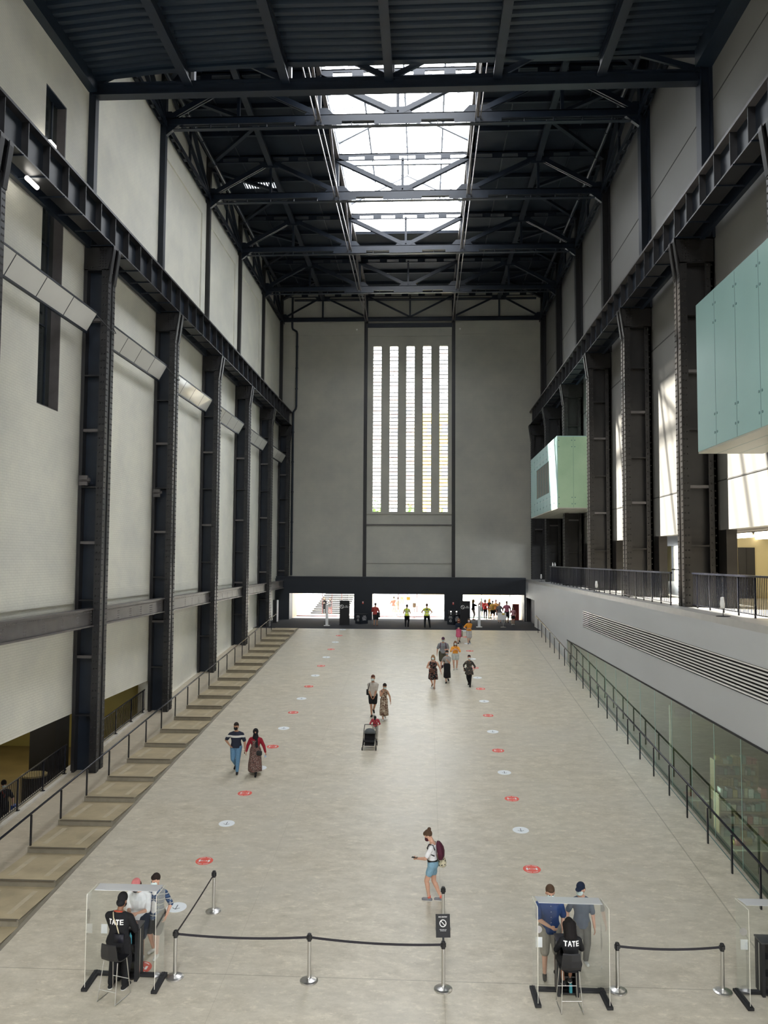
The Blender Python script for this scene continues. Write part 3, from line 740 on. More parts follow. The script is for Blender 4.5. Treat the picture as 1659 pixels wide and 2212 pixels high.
for i, (x, y, z) in enumerate(((-10.25, 48.3, 28.12),)):
    t = thing('roof_grille', 'bright slatted light grille in the dark roof at upper left', 'grille', (x, y, z)); b = MB()
    for u in range(12): b.box(x-.9+.16*u, x-.84+.16*u, y-.45, y+.45, z-.04, z+.02)
    b.build('slats', M_steel_n, t, t.location); MB().box(x-.95, x+.95, y-.5, y+.5, z+.03, z+.05).build('lit_panel', emis('pale grille light', (.9, .95, 1), 2.2), t, t.location)
# horizontal bracing under the deck
for sx, x0, x1, nm in ((-1, -12.4, -8.9, 'left'), (1, 9.9, 6.34, 'right')):
    for k in range(0, 5):
        y = Y1+8*k
        o = MB().beam((x0, y+.3, 27.6), (x1, y+4, 27.9), .2, .18).beam((x1, y+4, 27.9), (x0, y+7.7, 27.6), .2, .18).build('roof_brace', M_steel_n)
        tag(o, 'dark knee brace under the %s roof slope in the %s bay from the camera' % (nm, ordn(k)), 'brace', 'roof braces', 'thing')

# small lamps and angled mirror panels along the left wall
for k in range(-1, 5):
    ya = Y1+8*k+.85; yb = Y1+8*k+7.35
    if k == -1: ya = 20.6
    t = thing('light_panel', 'tilted grey reflective panel strip on the left wall, %s bay from the camera' % ordn(k+1), 'light panel', (-12.05, (ya+yb)/2, 13.3), 0, 'reflective panel strips', 'thing')
    top = (-11.89, 13.9); bot = (-12.25, 13.26); n = 4
    for i in range(n):
        y0 = ya+(yb-ya)*i/n+.02; y1 = ya+(yb-ya)*(i+1)/n-.02
        b = MB(); b.hexa([(bot[0],y0,bot[1]),(bot[0],y1,bot[1]),(bot[0]-.03,y1,bot[1]+.03),(bot[0]-.03,y0,bot[1]+.03)], [(top[0],y0,top[1]),(top[0],y1,top[1]),(top[0]-.03,y1,top[1]+.03),(top[0]-.03,y0,top[1]+.03)])
        b.build('pane', M_panel, t, t.location)
    b = MB(); b.beam((top[0]-.03, ya, top[1]+.04), (top[0]-.03, yb, top[1]+.04), .08, .06); b.beam((bot[0]-.02, ya, bot[1]-.02), (bot[0]-.02, yb, bot[1]-.02), .1, .06)
    for i in range(n+1):
        y0 = ya+(yb-ya)*i/n; b.beam((bot[0]-.02, y0, bot[1]), (top[0]-.02, y0, top[1]), .035, .05, (0,1,0))
    b.build('frame', M_steel_n, t, t.location)
    b = MB(); b.path([(-11.89, yb, 13.86), (-11.7, yb+.35, 13.6), (-11.63, yb+.6, 13.5), (-11.62, yb+1.0, 13.48), (-11.68, yb+1.3, 13.55), (-11.89, yb+1.5, 13.86)], .014, 6); b.build('cable', M_black, t, t.location)
o = MB().tube((-11.95, 23.1, 16.45), (-11.95, 23.75, 16.45), .07).build('strip_lamp', M_lit); tag(o, 'short white lamp lit under the left crane girder', 'lamp')
o = MB().box(XL+.1, XL+.35, 25.2, 25.6, 18.4, 18.75).box(XL, XL+.12, 25.35, 25.45, 18.0, 18.6).build('flood_lamp', M_lit); tag(o, 'white flood lamp glowing above the left crane girder by the slot window', 'lamp')

for i, (k, zz) in enumerate(((0, 7.85), (1, 8.05))):
    yq = Y1+8*k-.3
    o = MB().box(-12.5, -12.1, yq-.12, yq+.0, zz, zz+.12).box(-12.45, -12.15, yq-.2, yq-.1, zz-.16, zz-.02).box(-12.45, -12.15, yq-.2, yq-.1, zz+.05, zz+.2).box(-12.34, -12.28, yq-.1, yq+.35, zz-.02, zz+.06).build('projector_lamp', M_beamg)
    tag(o, 'small twin lamp bracket in the recess of the %s left column' % ('second' if k == 0 else 'third'), 'lamp', 'lamp brackets on left columns')

# ================================================================== FIXTURES
def lbl_from_cam(n): return ['nearest to the camera', 'second from the camera', 'third from the camera', 'fourth from the camera', 'fifth from the camera', 'sixth from the camera', 'seventh from the camera', 'eighth from the camera', 'ninth from the camera', 'tenth from the camera'][n]
# stepped walkway on the left
t = thing('stair_flight', 'long flight of wide shallow concrete steps beside the ramp at left', 'stairs', (-10.1, 36, -2), kind='thing')
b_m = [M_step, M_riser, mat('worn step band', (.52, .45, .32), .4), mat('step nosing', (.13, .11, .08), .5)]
for i in range(-4, 20):
    ya = 22.43+1.866*i; yb = min(ya+1.866, YT+.05); z = floor_z(ya)+.155
    if ya > YT-.3: break
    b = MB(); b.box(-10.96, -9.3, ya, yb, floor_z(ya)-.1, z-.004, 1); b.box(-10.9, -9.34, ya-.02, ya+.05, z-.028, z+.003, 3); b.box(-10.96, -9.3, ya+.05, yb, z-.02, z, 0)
    b.box(-10.7, -10.55, ya+.3, yb-.25, z, z+.002, 2); b.box(-9.75, -9.62, ya+.3, yb-.25, z, z+.002, 2)
    b.build('step', b_m, t, t.location)
b = MB(); b.hexa([(-9.3,10,floor_z(10)-.02),(-9.2,10,floor_z(10)-.02),(-9.2,YT,floor_z(YT)-.02),(-9.3,YT,floor_z(YT)-.02)], [(-9.3,10,floor_z(10)+.012),(-9.2,10,floor_z(10)+.012),(-9.2,YT,floor_z(YT)+.012),(-9.3,YT,floor_z(YT)+.012)])
b.build('side_curb', M_riser, t, t.location)
# handrails along both sides of the ramp
def handrail(x, ys, label, rx, y_end):
    t = thing('handrail', label, 'handrail', (x, ys[0], floor_z(ys[0])), group='handrails along the ramp', kind='thing')
    b = MB(); b.path([(rx, ys[0]-1.5, floor_z(ys[0]-1.5)+1.03), (rx, y_end, floor_z(y_end)+1.05)], .032, 10); b.build('rail', M_rail, t, t.location, smooth=True)
    for y in ys:
        z = floor_z(y); b = MB(); b.box(x-.02, x+.02, y-.03, y+.03, z-.02, z+.98); b.beam((x, y, z+.97), (rx, y, z+1.01), .02, .02, (0,1,0)); b.build('post', M_rail, t, t.location)
handrail(-10.94, [22.56-1.863*4+1.863*i for i in range(24)], 'long black handrail on thin posts beside the stepped walkway at left', -10.94, 59.9)
handrail(8.1, [22.25-1.822*4+1.822*i for i in range(25)], 'long black handrail on thin posts in front of the shop glass at right', 8.14, 60.2)
# black balustrades
def balustrade(name, x, y0, y1, zf, h, label, group, posts, pick=.115, disc=True, topr=.03, curve=None, gap=.1):
    t = thing(name, label, 'balustrade', (x, (y0+y1)/2, zf((y0+y1)/2)), group=group, kind='thing')
    b = MB(); b.beam((x, y0, zf(y0)+h), (x, y1, zf(y1)+h), topr*1.6, topr*1.2)
    if curve: b.path([(x, y1, zf(y1)+h)]+[(q[0], q[1], zf(q[1])+h) for q in curve], topr, 8)
    b.build('top_rail', M_rail, t, t.location)
    b = MB(); b.beam((x, y0, zf(y0)+gap), (x, y1, zf(y1)+gap), .03, .03)
    if curve: b.path([(x, y1, zf(y1)+gap)]+[(q[0], q[1], zf(q[1])+gap) for q in curve], .015, 6)
    b.build('bottom_rail', M_rail, t, t.location)
    b = MB(); y = y0+pick/2
    while y < y1: b.box(x-.008, x+.008, y-.008, y+.008, zf(y)+gap, zf(y)+h); y += pick
    if curve:
        pts = [(x, y1)]+list(curve)
        for (xa, ya), (xb, yb) in zip(pts[:-1], pts[1:]):
            for u in range(8): xx = xa+(xb-xa)*u/8; yy = ya+(yb-ya)*u/8; b.box(xx-.01, xx+.01, yy-.01, yy+.01, zf(yy)+gap, zf(yy)+h)
    b.build('pickets', M_rail, t, t.location)
    for y in posts:
        b = MB(); b.box(x-.022, x+.022, y-.022, y+.022, zf(y)-.02, zf(y)+h-.02)
        if disc: b.cone2([(.001, 0), (.085, .0), (.085, .012), (.03, .02), (.001, .022)], (x, y, zf(y)-.005), 14)
        b.build('post', M_rail, t, t.location)
fz = lambda y: floor_z(y)+.06
balustrade('balustrade', -12.67, 21.6, 28.6, fz, .98, 'black picket balustrade in the nearest opening at the foot of the left wall', 'balustrades of the left openings', [21.8, 23.5, 25.17, 26.85, 28.48])
balustrade('balustrade', -12.67, 29.75, 36.6, fz, .98, 'black picket balustrade in the second opening at the foot of the left wall', 'balustrades of the left openings', [29.9, 31.55, 33.2, 34.95, 36.4])
zs = lambda y: 3.5
balustrade('balustrade', 9.25, 12, 28.55, zs, 1.17, 'black picket balustrade on the grey slab before the nearest right column', 'balustrades on the grey slab', [12.5+1.2*i for i in range(14)], disc=False, topr=.05)
balustrade('balustrade', 8.86, 29.7, 57.5, zs, 1.17, 'black picket balustrade on the grey slab curving behind the far right columns', 'balustrades on the grey slab', [29.8+1.2*i for i in range(24)], disc=False, topr=.05, curve=[(8.95, 58.6), (9.15, 59.6), (9.5, 60.6)])
# light grey ventilation grille in the slab
t = thing('ventilation_grille', 'long grille of pale horizontal slats in the grey slab wall', 'grille', (XG+.1, 28, 2.0), kind='thing')
b = MB(); n = 9
for i in range(n):
    z = LZ0+.03+(LZ1-LZ0)*i/n; b.box(XG-.0, XG+.035, LY0, LY1, z, z+.040)
b.build('slats', mat('pale slat', (.84, .83, .82), .25, 0, .03, 3), t, t.location)
b = MB(); b.box(XG-.005, XG+.02, LY0, LY1, LZ1-.01, LZ1+.02); b.box(XG-.005, XG+.02, LY1-.02, LY1+.02, LZ0-.02, LZ1+.02); b.box(XG-.005, XG+.02, LY0, LY1, LZ0-.02, LZ0); b.build('frame', M_grey, t, t.location)
# small devices standing on the ledge
for i, (x, y) in enumerate(((8.62, 24.0), (8.72, 41.7), (8.75, 61.4))):
    t = thing('people_counter', 'small white device on a stalk on the slab ledge, %s' % lbl_from_cam(i), 'sensor', (x, y, 3.5), group='white devices on the ledge')
    MB().cone2([(.001,0),(.2,0),(.2,.012),(.001,.015)], (x, y, 3.5), 16).tube((x, y, 3.51), (x, y, 3.75), .012).build('stalk', M_rail, t, t.location)
    MB().cone2([(.02,0),(.06,.02),(.07,.14),(.055,.25),(.05,.33),(.001,.35)], (x-.02, y, 3.72), 14).build('head', M_white, t, t.location, smooth=True)
for i, (x, y) in enumerate(((9.35, 59.9), (9.55, 60.1))):
    o = MB().cone2([(.001,0),(.05,0),(.05,.16),(.02,.2),(.02,.26),(.001,.27)], (x, y, 4.68), 12).build('white_bottle', M_white, smooth=True)
    tag(o, 'white bottle on the far balustrade by the dark columns', 'bottle', 'bottles on the far balustrade')
# mint glass bays
def bay(y0, y1, label, window):
    x0, x1, z0, z1 = 7.79, 9.6 if not window else 10.2, 8.2, 12.4
    t = thing('glass_bay', label, 'glass box', (x0, (y0+y1)/2, z0), group='mint glass boxes on the right wall', kind='thing')
    b = MB(); 
    if window:
        wy0, wy1, wz0, wz1 = 51.15, 56.95, 9.34, 11.33
        b.box(x0, x0+.04, y0, wy0, z0, z1); b.box(x0, x0+.04, wy1, y1, z0, z1); b.box(x0, x0+.04, wy0, wy1, z0, wz0); b.box(x0, x0+.04, wy0, wy1, wz1, z1)
    else: b.box(x0, x0+.04, y0, y1, z0, z1)
    y = y1-1.45 if not window else y0+1.2; sgn = -1 if not window else 1.0
    while y0+.3 < y < y1-.3:
        b.box(x0-.003, x0, y-.012, y+.012, z0, wz0 if window and wy0 < y < wy1 else z1, 1)
        if window and wy0 < y < wy1: b.box(x0-.003, x0, y-.012, y+.012, wz1, z1, 1)
        for dy in (-.09, .09):
            for z in (z0+.35, z0+.85, z1-.85, z1-.35): b.tube((x0-.012, y+dy, z), (x0, y+dy, z), .035, n=8, mi=1)
        y += sgn*1.45
    if window:
        for z in (wz0-.38, wz1+.36): b.box(x0-.003, x0, wy0-.4, wy1+.4, z-.012, z+.012, 1)
        for y in (wy0-.42, wy1+.4): b.box(x0-.003, x0, y-.012, y+.012, wz0-.38, wz1+.38, 1)
    b.build('hall_pane', [M_mint, M_dot], t, t.location)
    b = MB(); ye = y0 if window else y1
    b.box(x0+.04, x1, min(ye, ye+.04 if window else ye-.04), max(ye, ye+.04 if window else ye-.04), z0, z1)
    if window:
        for x in (x0+.95, x0+1.9):
            b.box(x-.006, x+.006, ye-.003, ye, z0, z1, 1)
        for x in (x0+.1, x0+.86, x0+1.04, x0+1.81):
            for z in (z0+.22, z0+.6, z1-.6, z1-.22): b.tube((x, ye-.012, z), (x, ye, z), .032, n=8, mi=1)
    b.build('end_pane', [M_mintg if window else M_mint, M_dot], t, t.location)
    b = MB(); b.box(x0+.01, x1, y0, y1, z0-.05, z0)
    for x in (8.3, 8.9): b.box(x-.01, x+.01, y0, y1, z0-.053, z0-.05, 1)
    b.build('underside', [M_soff, M_dot], t, t.location)
    b = MB(); b.box(x0, x1, y0, y1, z1, z1+.05); b.build('top', M_mint, t, t.location)
    if window:
        b = MB(); b.box(x0+.02, x0+.03, wy0, wy1, wz0, wz1); 
        b.build('window_pane', mat('grey lit window', (.16, .17, .15), .1, 0, .1, .7, spec=.8), t, t.location)
        b = MB()
        for y in (52.3, 53.45, 54.6, 55.75): b.box(x0+.005, x0+.02, y-.012, y+.012, wz0, wz1)
        b.build('window_joint', M_dot, t, t.location)
bay(8.5, 23.4, 'large mint green glass box jutting from the right wall at the picture edge', False)
bay(48.0, 59.8, 'smaller far mint green glass box with a dark window on the right wall', True)
# fluorescent tubes in the concourse
i = 0
for x, nm in ((11.9, 'front'), (13.0, 'middle'), (14.4, 'rear')):
    for y in (18.2, 22.2, 26.2, 30.2, 34.0):
        o = MB().tube((x, y, 6.1), (x, y+3.6, 6.1), .05, n=8).build('fluorescent_tube', M_litw)
        tag(o, 'lit fluorescent tube under the concourse ceiling, %s row' % nm, 'lamp', 'concourse tubes, %s row' % nm); i += 1
o = MB().box(13.6, 14.3, 35.93, 36.0, 3.5, 5.7).box(13.93, 13.97, 35.9, 35.93, 3.5, 5.7).build('lift_door', M_blackm); tag(o, 'dark narrow double door in the yellow concourse wall', 'door', kind='thing')
# floor stickers
def sticker(kind, x, y, label, group):
    z = floor_z(y)+.004; sl = S_ if y < YT else 0; r = .24 if kind == 'w' else .235
    b = MB(); P = lambda u, v, h=0: (x+u, y+v, z+sl*v+h)
    n = 32; b.add([P(r*math.cos(2*PI*i/n), r*math.sin(2*PI*i/n)) for i in range(n)]+[P(r*math.cos(2*PI*i/n), r*math.sin(2*PI*i/n), -.006) for i in range(n)], [tuple(range(n))]+[(i, (i+1) % n, n+(i+1) % n, n+i) for i in range(n)], 0)
    def quad(u0, v0, u1, v1, wd):
        d = Vector((u1-u0, v1-v0)).normalized(); p = Vector((-d.y, d.x))*wd/2
        b.add([P(u0-p.x, v0-p.y, .002), P(u1-p.x, v1-p.y, .002), P(u1+p.x, v1+p.y, .002), P(u0+p.x, v0+p.y, .002)], [(0,1,2,3)], 1)
    if kind == 'w':
        quad(0, .11, 0, -.1, .018); quad(-.09, -.03, .004, -.1, .016); quad(.09, -.03, -.004, -.1, .016)
        o = b.build('floor_sticker', [M_paper, M_ink])
    else:
        quad(-.125, -.06, -.125, .06, .05); quad(.125, -.06, .125, .06, .05); quad(-.08, 0, .08, 0, .014)
        for s in (-1, 1): quad(s*.085, 0, s*.05, .03, .013); quad(s*.085, 0, s*.05, -.03, .013)
        for a0, a1 in ((40, 85), (95, 140), (220, 265), (275, 320)):
            for a in range(a0, a1, 9):
                u0, v0 = .19*math.cos(math.radians(a)), .19*math.sin(math.radians(a)); u1, v1 = .19*math.cos(math.radians(a+7)), .19*math.sin(math.radians(a+7)); quad(u0, v0, u1, v1, .022)
        o = b.build('floor_sticker', [M_red, M_white])
    tag(o, label, 'floor sticker', group)
for x, nm in ((-5.94, 'left'), (2.87, 'right')):
    for i in range(9): sticker('w', x, 19.76+4.935*i, 'white round floor sticker with an arrow in the %s line, %s' % (nm, lbl_from_cam(i)), 'white arrow stickers, %s line' % nm)
    for i in range(9): 
        if nm == 'right' and i == 0: continue
        sticker('r', x, 17.28+4.935*i, 'red round floor sticker with spacing marks in the %s line, %s' % (nm, lbl_from_cam(i if nm == 'left' else i-1)), 'red spacing stickers, %s line' % nm)
# queue posts and belts
M_belt = mat('black belt webbing', (.015, .013, .02), .6)
def qpost(x, y, label):
    z = floor_z(y); t = thing('queue_post', label, 'queue post', (x, y, z), group='stainless queue posts')
    b = MB(); b.cone2([(.001,-.02),(.185,-.015),(.185,.012),(.15,.03),(.05,.055),(.04,.07),(.001,.07)], (x, y, z), 32); b.build('base', M_inox, t, t.location, smooth=False)
    b = MB(); b.tube((x, y, z+.05), (x, y, z+.86), .037, n=24); b.build('pole', M_inox, t, t.location)
    b = MB(); b.tube((x, y, z+.79), (x, y, z+.925), .042, n=18); b.cone2([(.042,0),(.036,.012),(.001,.014)], (x, y, z+.925), 18)
    for dx, dy in ((1,0),(-1,0),(0,1),(0,-1)): b.box(x+dx*.038-.018, x+dx*.038+.018, y+dy*.038-.018, y+dy*.038+.018, z+.82, z+.90)
    b.build('belt_head', M_black, t, t.location)
    return (x, y, z+.86)
A = qpost(-5.12, 17.01, 'stainless queue post beside the left clear screen, at the belt corner')
B = qpost(-5.01, 19.64, 'stainless queue post set back behind the left belt corner')
C = qpost(-2.34, 17.03, 'stainless queue post in the middle of the long front belt')
Dp = qpost(.40, 16.90, 'stainless queue post carrying the no entry sign')
E_ = qpost(.45, 19.15, 'stainless queue post half hidden behind the no entry sign')
F = qpost(3.9, 17.03, 'stainless queue post just right of the seated attendant screen')
G = qpost(6.0, 17.11, 'stainless queue post nearest the partial screen at the right edge')
def belt(p, q, label, sag=.05):
    b = MB(); n = 12; P = Vector(p); Q = Vector(q); d = (Q-P).normalized(); side = d.cross(Vector((0,0,1))).normalized()*.003; a = P+d*.05; c = Q-d*.05
    rg = []
    for i in range(n+1):
        u = i/n; m = a.lerp(c, u)-Vector((0,0,sag*4*u*(1-u))); rg.append([m-side-Vector((0,0,.024)), m+side-Vector((0,0,.024)), m+side+Vector((0,0,.024)), m-side+Vector((0,0,.024))])
    b.loft(rg); o = b.build('queue_belt', M_belt); tag(o, label, 'queue belt', 'black queue belts')
belt(A, B, 'black queue belt running back from the left corner post', .02); belt(A, C, 'black queue belt, left half of the long front span'); belt(C, Dp, 'black queue belt, right half of the long front span to the sign post'); belt(F, G, 'black queue belt between the two right hand posts')
# lettering
def text(name, s, size, M, mm, parent=None, ext=.002, align='CENTER', spacing=1.0):
    c = bpy.data.curves.new(name, 'FONT'); c.body = s; c.size = size; c.align_x = align; c.align_y = 'CENTER'; c.extrude = ext; c.space_character = spacing; c.offset = size*.012
    c.materials.append(mm); o = bpy.data.objects.new(name, c); COL.objects.link(o)
    if parent is not None: o.parent = parent; o.matrix_local = M
    else: o.matrix_world = M
    return o
FACE = Matrix.Rotation(PI/2, 4, 'X')          # text standing upright, read by a viewer looking along +y
def noentry(b, x, y, z, r, mi):
    n = 40; 
    for i in range(n):
        a0, a1 = 2*PI*i/n, 2*PI*(i+1)/n; q = .78*r
        b.hexa([(x+q*math.cos(a0),y,z+q*math.sin(a0)),(x+r*math.cos(a0),y,z+r*math.sin(a0)),(x+r*math.cos(a1),y,z+r*math.sin(a1)),(x+q*math.cos(a1),y,z+q*math.sin(a1))],
               [(x+q*math.cos(a0),y-.003,z+q*math.sin(a0)),(x+r*math.cos(a0),y-.003,z+r*math.sin(a0)),(x+r*math.cos(a1),y-.003,z+r*math.sin(a1)),(x+q*math.cos(a1),y-.003,z+q*math.sin(a1))], mi)
    b.beam((x-.62*r, y-.0015, z+.62*r), (x+.62*r, y-.0015, z-.62*r), .2*r, .003, (0,1,0), mi)
# no entry sign on the queue post
sx, sy, sz = .40, 16.9, floor_z(16.9)+.97
t = thing('no_entry_sign', 'black upright sign with a white no entry mark on a queue post', 'sign', (sx, sy, sz))
t.rotation_euler = (math.radians(-18), 0, math.radians(4))
b = MB(); b.box(-.145, .145, -.008, .008, .03, .46); b.box(-.02, .02, -.006, .006, -.03, .03); b.build('panel', M_blackm, t)
b = MB(); noentry(b, 0, -.0085, .29, .07, 0); b.build('no_entry_mark', M_white, t)
M_lt = mat('white lettering', (.85, .85, .85), .5)
text('lettering', 'NO ENTRY', .036, Matrix.Translation((0,-.009,.405)) @ FACE, M_lt, t)
text('lettering', 'Please follow the\none-way route', .02, Matrix.Translation((0,-.009,.165)) @ FACE, M_lt, t)
# clear screens with black feet
def screen(x0, x1, y0, yb, label, splay=(0, 0), clip=None):
    z = floor_z(yb)
    t = thing('counter_screen', label, 'screen', ((x0+x1)/2, yb, z), group='clear counter screens')
    H = 1.84
    zf_ = lambda y: floor_z(y)
    b = MB(); b.beam((x0, yb, z+.03), (x1, yb, z+.03), .11, .05)
    b.build('rear_foot', M_blackm, t, t.location)
    for xb, xf in ((x0, x0+splay[0]), (x1, x1+splay[1])):
        b = MB(); b.beam((xb, yb+.08, zf_(yb)+.03), (xf, y0-.04, zf_(y0)+.03), .12, .05); b.beam((xb, yb+.06, zf_(yb)+.06), (xf, y0-.02, zf_(y0)+.06), .03, .02); b.build('side_foot', M_blackm, t, t.location)
        b = MB(); b.hexa([(xb-.004,yb,z+.05),(xb+.004,yb,z+.05),(xf+.004,y0,zf_(y0)+.05),(xf-.004,y0,zf_(y0)+.05)], [(xb-.004,yb,z+H),(xb+.004,yb,z+H),(xf+.004,y0,z+H),(xf-.004,y0,z+H)]); b.build('side_pane', M_acryl, t, t.location)
        b = MB(); b.beam((xb, yb, z+H), (xf, y0+.02, z+H), .012, .012); b.beam((xf, y0, zf_(y0)+.06), (xf, y0, z+H), .009, .009); b.build('pane_edge', M_edge, t, t.location)
    b = MB(); b.box(x0, x1, yb-.004, yb+.004, z+.05, z+H); b.build('front_pane', M_acryl, t, t.location)
    b = MB(); b.hexa([(x0+.04,yb-.0,z+H-.004),(x1-.04,yb-.0,z+H-.004),(x1+splay[1]*.7-.06,y0+.22,z+H-.004),(x0+splay[0]*.7+.06,y0+.22,z+H-.004)], [(x0+.04,yb,z+H+.004),(x1-.04,yb,z+H+.004),(x1+splay[1]*.7-.06,y0+.22,z+H+.004),(x0+splay[0]*.7+.06,y0+.22,z+H+.004)]); b.build('canopy', M_canopy, t, t.location)
    return t, z
M_edge = mat('acrylic edge', (.78, .76, .68), .2, spec=.8)
tL, zL = screen(-6.78, -5.36, 16.45, 17.01, 'clear three sided counter screen on black feet around the standing attendant at left')
tR, zR = screen(2.20, 3.56, 16.42, 16.95, 'clear three sided counter screen on black feet around the seated attendant at right', (.03, .05))
tE, zE = screen(6.27, 7.7, 16.54, 17.08, 'clear counter screen cut off by the right edge of the picture', (.05, .05))
M_grysticker = mat('grey sticker', (.45, .43, .43), .5)
def notices(t, items):
    for kind, x, y, z, s in items:
        b = MB()
        if kind == 'p': b.box(x-s*.7, x+s*.7, y-.009, y-.005, z-s, z+s)
        else: b.prism([(x+s*math.cos(2*PI*i/24), z+s*math.sin(2*PI*i/24)) for i in range(24)], y-.009, y-.005, 'y')
        b.build('notice', M_paper if kind == 'p' else M_grysticker, [c for c in t.children if c.name.startswith('front_pane')][0], t.location)
notices(tL, [('p', -6.62, 17.0, zL+.93, .095), ('p', -6.38, 17.0, zL+.93, .10), ('d', -6.40, 17.0, zL+1.2, .075)])
notices(tR, [('p', 2.32, 16.94, zR+.95, .10), ('d', 2.31, 16.94, zR+1.2, .075)])
notices(tE, [('p', 6.42, 17.07, zE+.95, .10), ('d', 6.41, 17.07, zE+1.2, .075)])
# podium desks
def desk(x0, x1, y0, y1, label):
    z = floor_z(y0); t = thing('podium_desk', label, 'desk', ((x0+x1)/2, y0, z), group='black podium desks'); H = 1.06
    o = t.location
    MB().box(x0, x0+.06, y0, y1, z-.01, z+H-.03).build('side_panel', M_blackm, t, o)
    MB().box(x1-.06, x1, y0, y1, z-.01, z+H-.03).build('side_panel', M_blackm, t, o)
    MB().box(x0+.06, x1-.06, y1-.04, y1, z, z+H-.03).build('front_panel', M_blackm, t, o)
    for h in (.04, .36, .70): MB().box(x0+.06, x1-.06, y0+.03, y1-.04, z+h, z+h+.025).build('shelf', M_black, t, o)
    MB().box(x0-.01, x1+.01, y0-.01, y1+.02, z+H-.03, z+H).build('top', mat('charcoal laminate', (.05, .05, .055), .35), t, o)
    for xx in (x0-.006, x1+.001): MB().box(xx, xx+.005, y0+.12, y0+.16, z+.04, z+H-.06).build('edge_trim', M_inox, t, o)
desk(-6.27, -5.84, 16.80, 17.16, 'black open backed podium desk beside the standing attendant')
desk(2.66, 3.08, 16.76, 17.12, 'black open backed podium desk in front of the seated attendant')
desk(6.72, 7.14, 16.95, 17.3, 'black podium desk cut off by the right edge of the picture')
o = MB().cone2([(.001,0),(.035,0),(.035,.15),(.014,.19),(.014,.22),(.001,.222)], (-6.02, 16.86, floor_z(16.8)+.725), 12).build('water_bottle', mat('blue green bottle', (.08, .35, .42), .2)); tag(o, 'blue green bottle on the shelf of the left podium desk', 'bottle')
o = MB().cone2([(.001,0),(.035,0),(.035,.14),(.016,.18),(.001,.2)], (2.93, 16.82, floor_z(16.76)+.065), 12).build('water_bottle', mat('teal bottle', (.06, .30, .36), .2)); tag(o, 'teal bottle low in the right podium desk by the seated attendant', 'bottle')
# stools
def stool(x, y, rz, label):
    z = floor_z(y); t = thing('bar_stool', label, 'stool', (x, y, z), rz, group='black bar stools')
    sh = .76; b = MB()
    prof = []
    for i in range(9):                         # seat shell curving up into the back
        u = i/8; yy, zz = (.2-.36*u*1.35, sh-.012*math.sin(u*PI)) if u < .72 else (-.15-.06*(u-.72)/.28, sh+.30*((u-.72)/.28)**1.1+.02)
        prof.append((yy, zz))
    prof = [(.20, sh-.01), (.1, sh-.015), (0, sh-.018), (-.1, sh-.01), (-.16, sh+.02), (-.19, sh+.08), (-.205, sh+.2), (-.215, sh+.33)]
    wd = [.19, .2, .205, .2, .195, .19, .185, .165]
    rg = []
    for (yy, zz), ww in zip(prof, wd): rg.append([Vector((-ww, yy, zz)), Vector((0, yy-.01, zz-.012)), Vector((ww, yy, zz)), Vector((ww, yy+.012, zz+.016)), Vector((0, yy+.004, zz+.006)), Vector((-ww, yy+.012, zz+.016))])
    b.loft(rg); b.build('seat_shell', M_black, t, smooth=False)
    for sxn in (-1, 1):
        for yy0, yy1 in ((.15, .24), (-.13, -.25)):
            b = MB(); b.tube((sxn*.16, yy0, sh-.02), (sxn*.21, yy1, .0), .009, n=8); b.build('leg', M_inox, t)
        b = MB(); b.tube((sxn*.21, .24, .008), (sxn*.21, -.25, .008), .008, n=8); b.build('runner', M_inox, t)
    b = MB(); b.tube((-.185, .20, .30), (.185, .20, .30), .008, n=8); b.tube((-.19, -.21, .22), (.19, -.21, .22), .008, n=8); b.build('footrest', M_inox, t)
stool(-6.11, 16.28, math.radians(-16), 'black bar stool with thin steel legs behind the standing attendant')
stool(2.84, 16.45, math.radians(3), 'black bar stool under the seated attendant')
# entrance items
def totem(x, y, label, mark):
    t = thing('sign_totem', label, 'sign', (x, y, 0), group='black sign totems by the doors')
    MB().box(x-.38, x+.38, y-.1, y+.1, 0, 1.9).box(x-.42, x+.42, y-.16, y+.16, 0, .04).build('body', M_blackm, t, t.location)
    b = MB(); noentry(b, x-.2, y-.102, 1.42, .15, 0); b.build('no_entry_mark', M_white, t, t.location)
    text('lettering', 'NO\nENTRY', .1, Matrix.Translation((.15, -.104, 1.42)) @ FACE, M_lt, t)
totem(-6.2, 63.1, 'tall black sign totem with a no entry mark before the left doorway', True)
totem(3.18, 63.8, 'tall black sign totem with a no entry mark before the right doorway', True)
for x, y, l in ((-7.45, 62.05, 'left'), (4.15, 62.15, 'right')):
    t = thing('white_pillar', 'slim white dispenser post on the carpet before the %s doorway' % l, 'post', (x, y, 0), group='white dispenser posts')
    MB().box(x-.22, x+.22, y-.15, y+.15, 0, .05).build('foot', M_white, t, t.location)
    MB().box(x-.1, x+.1, y-.06, y+.06, .05, 1.62).build('shaft', M_white, t, t.location)
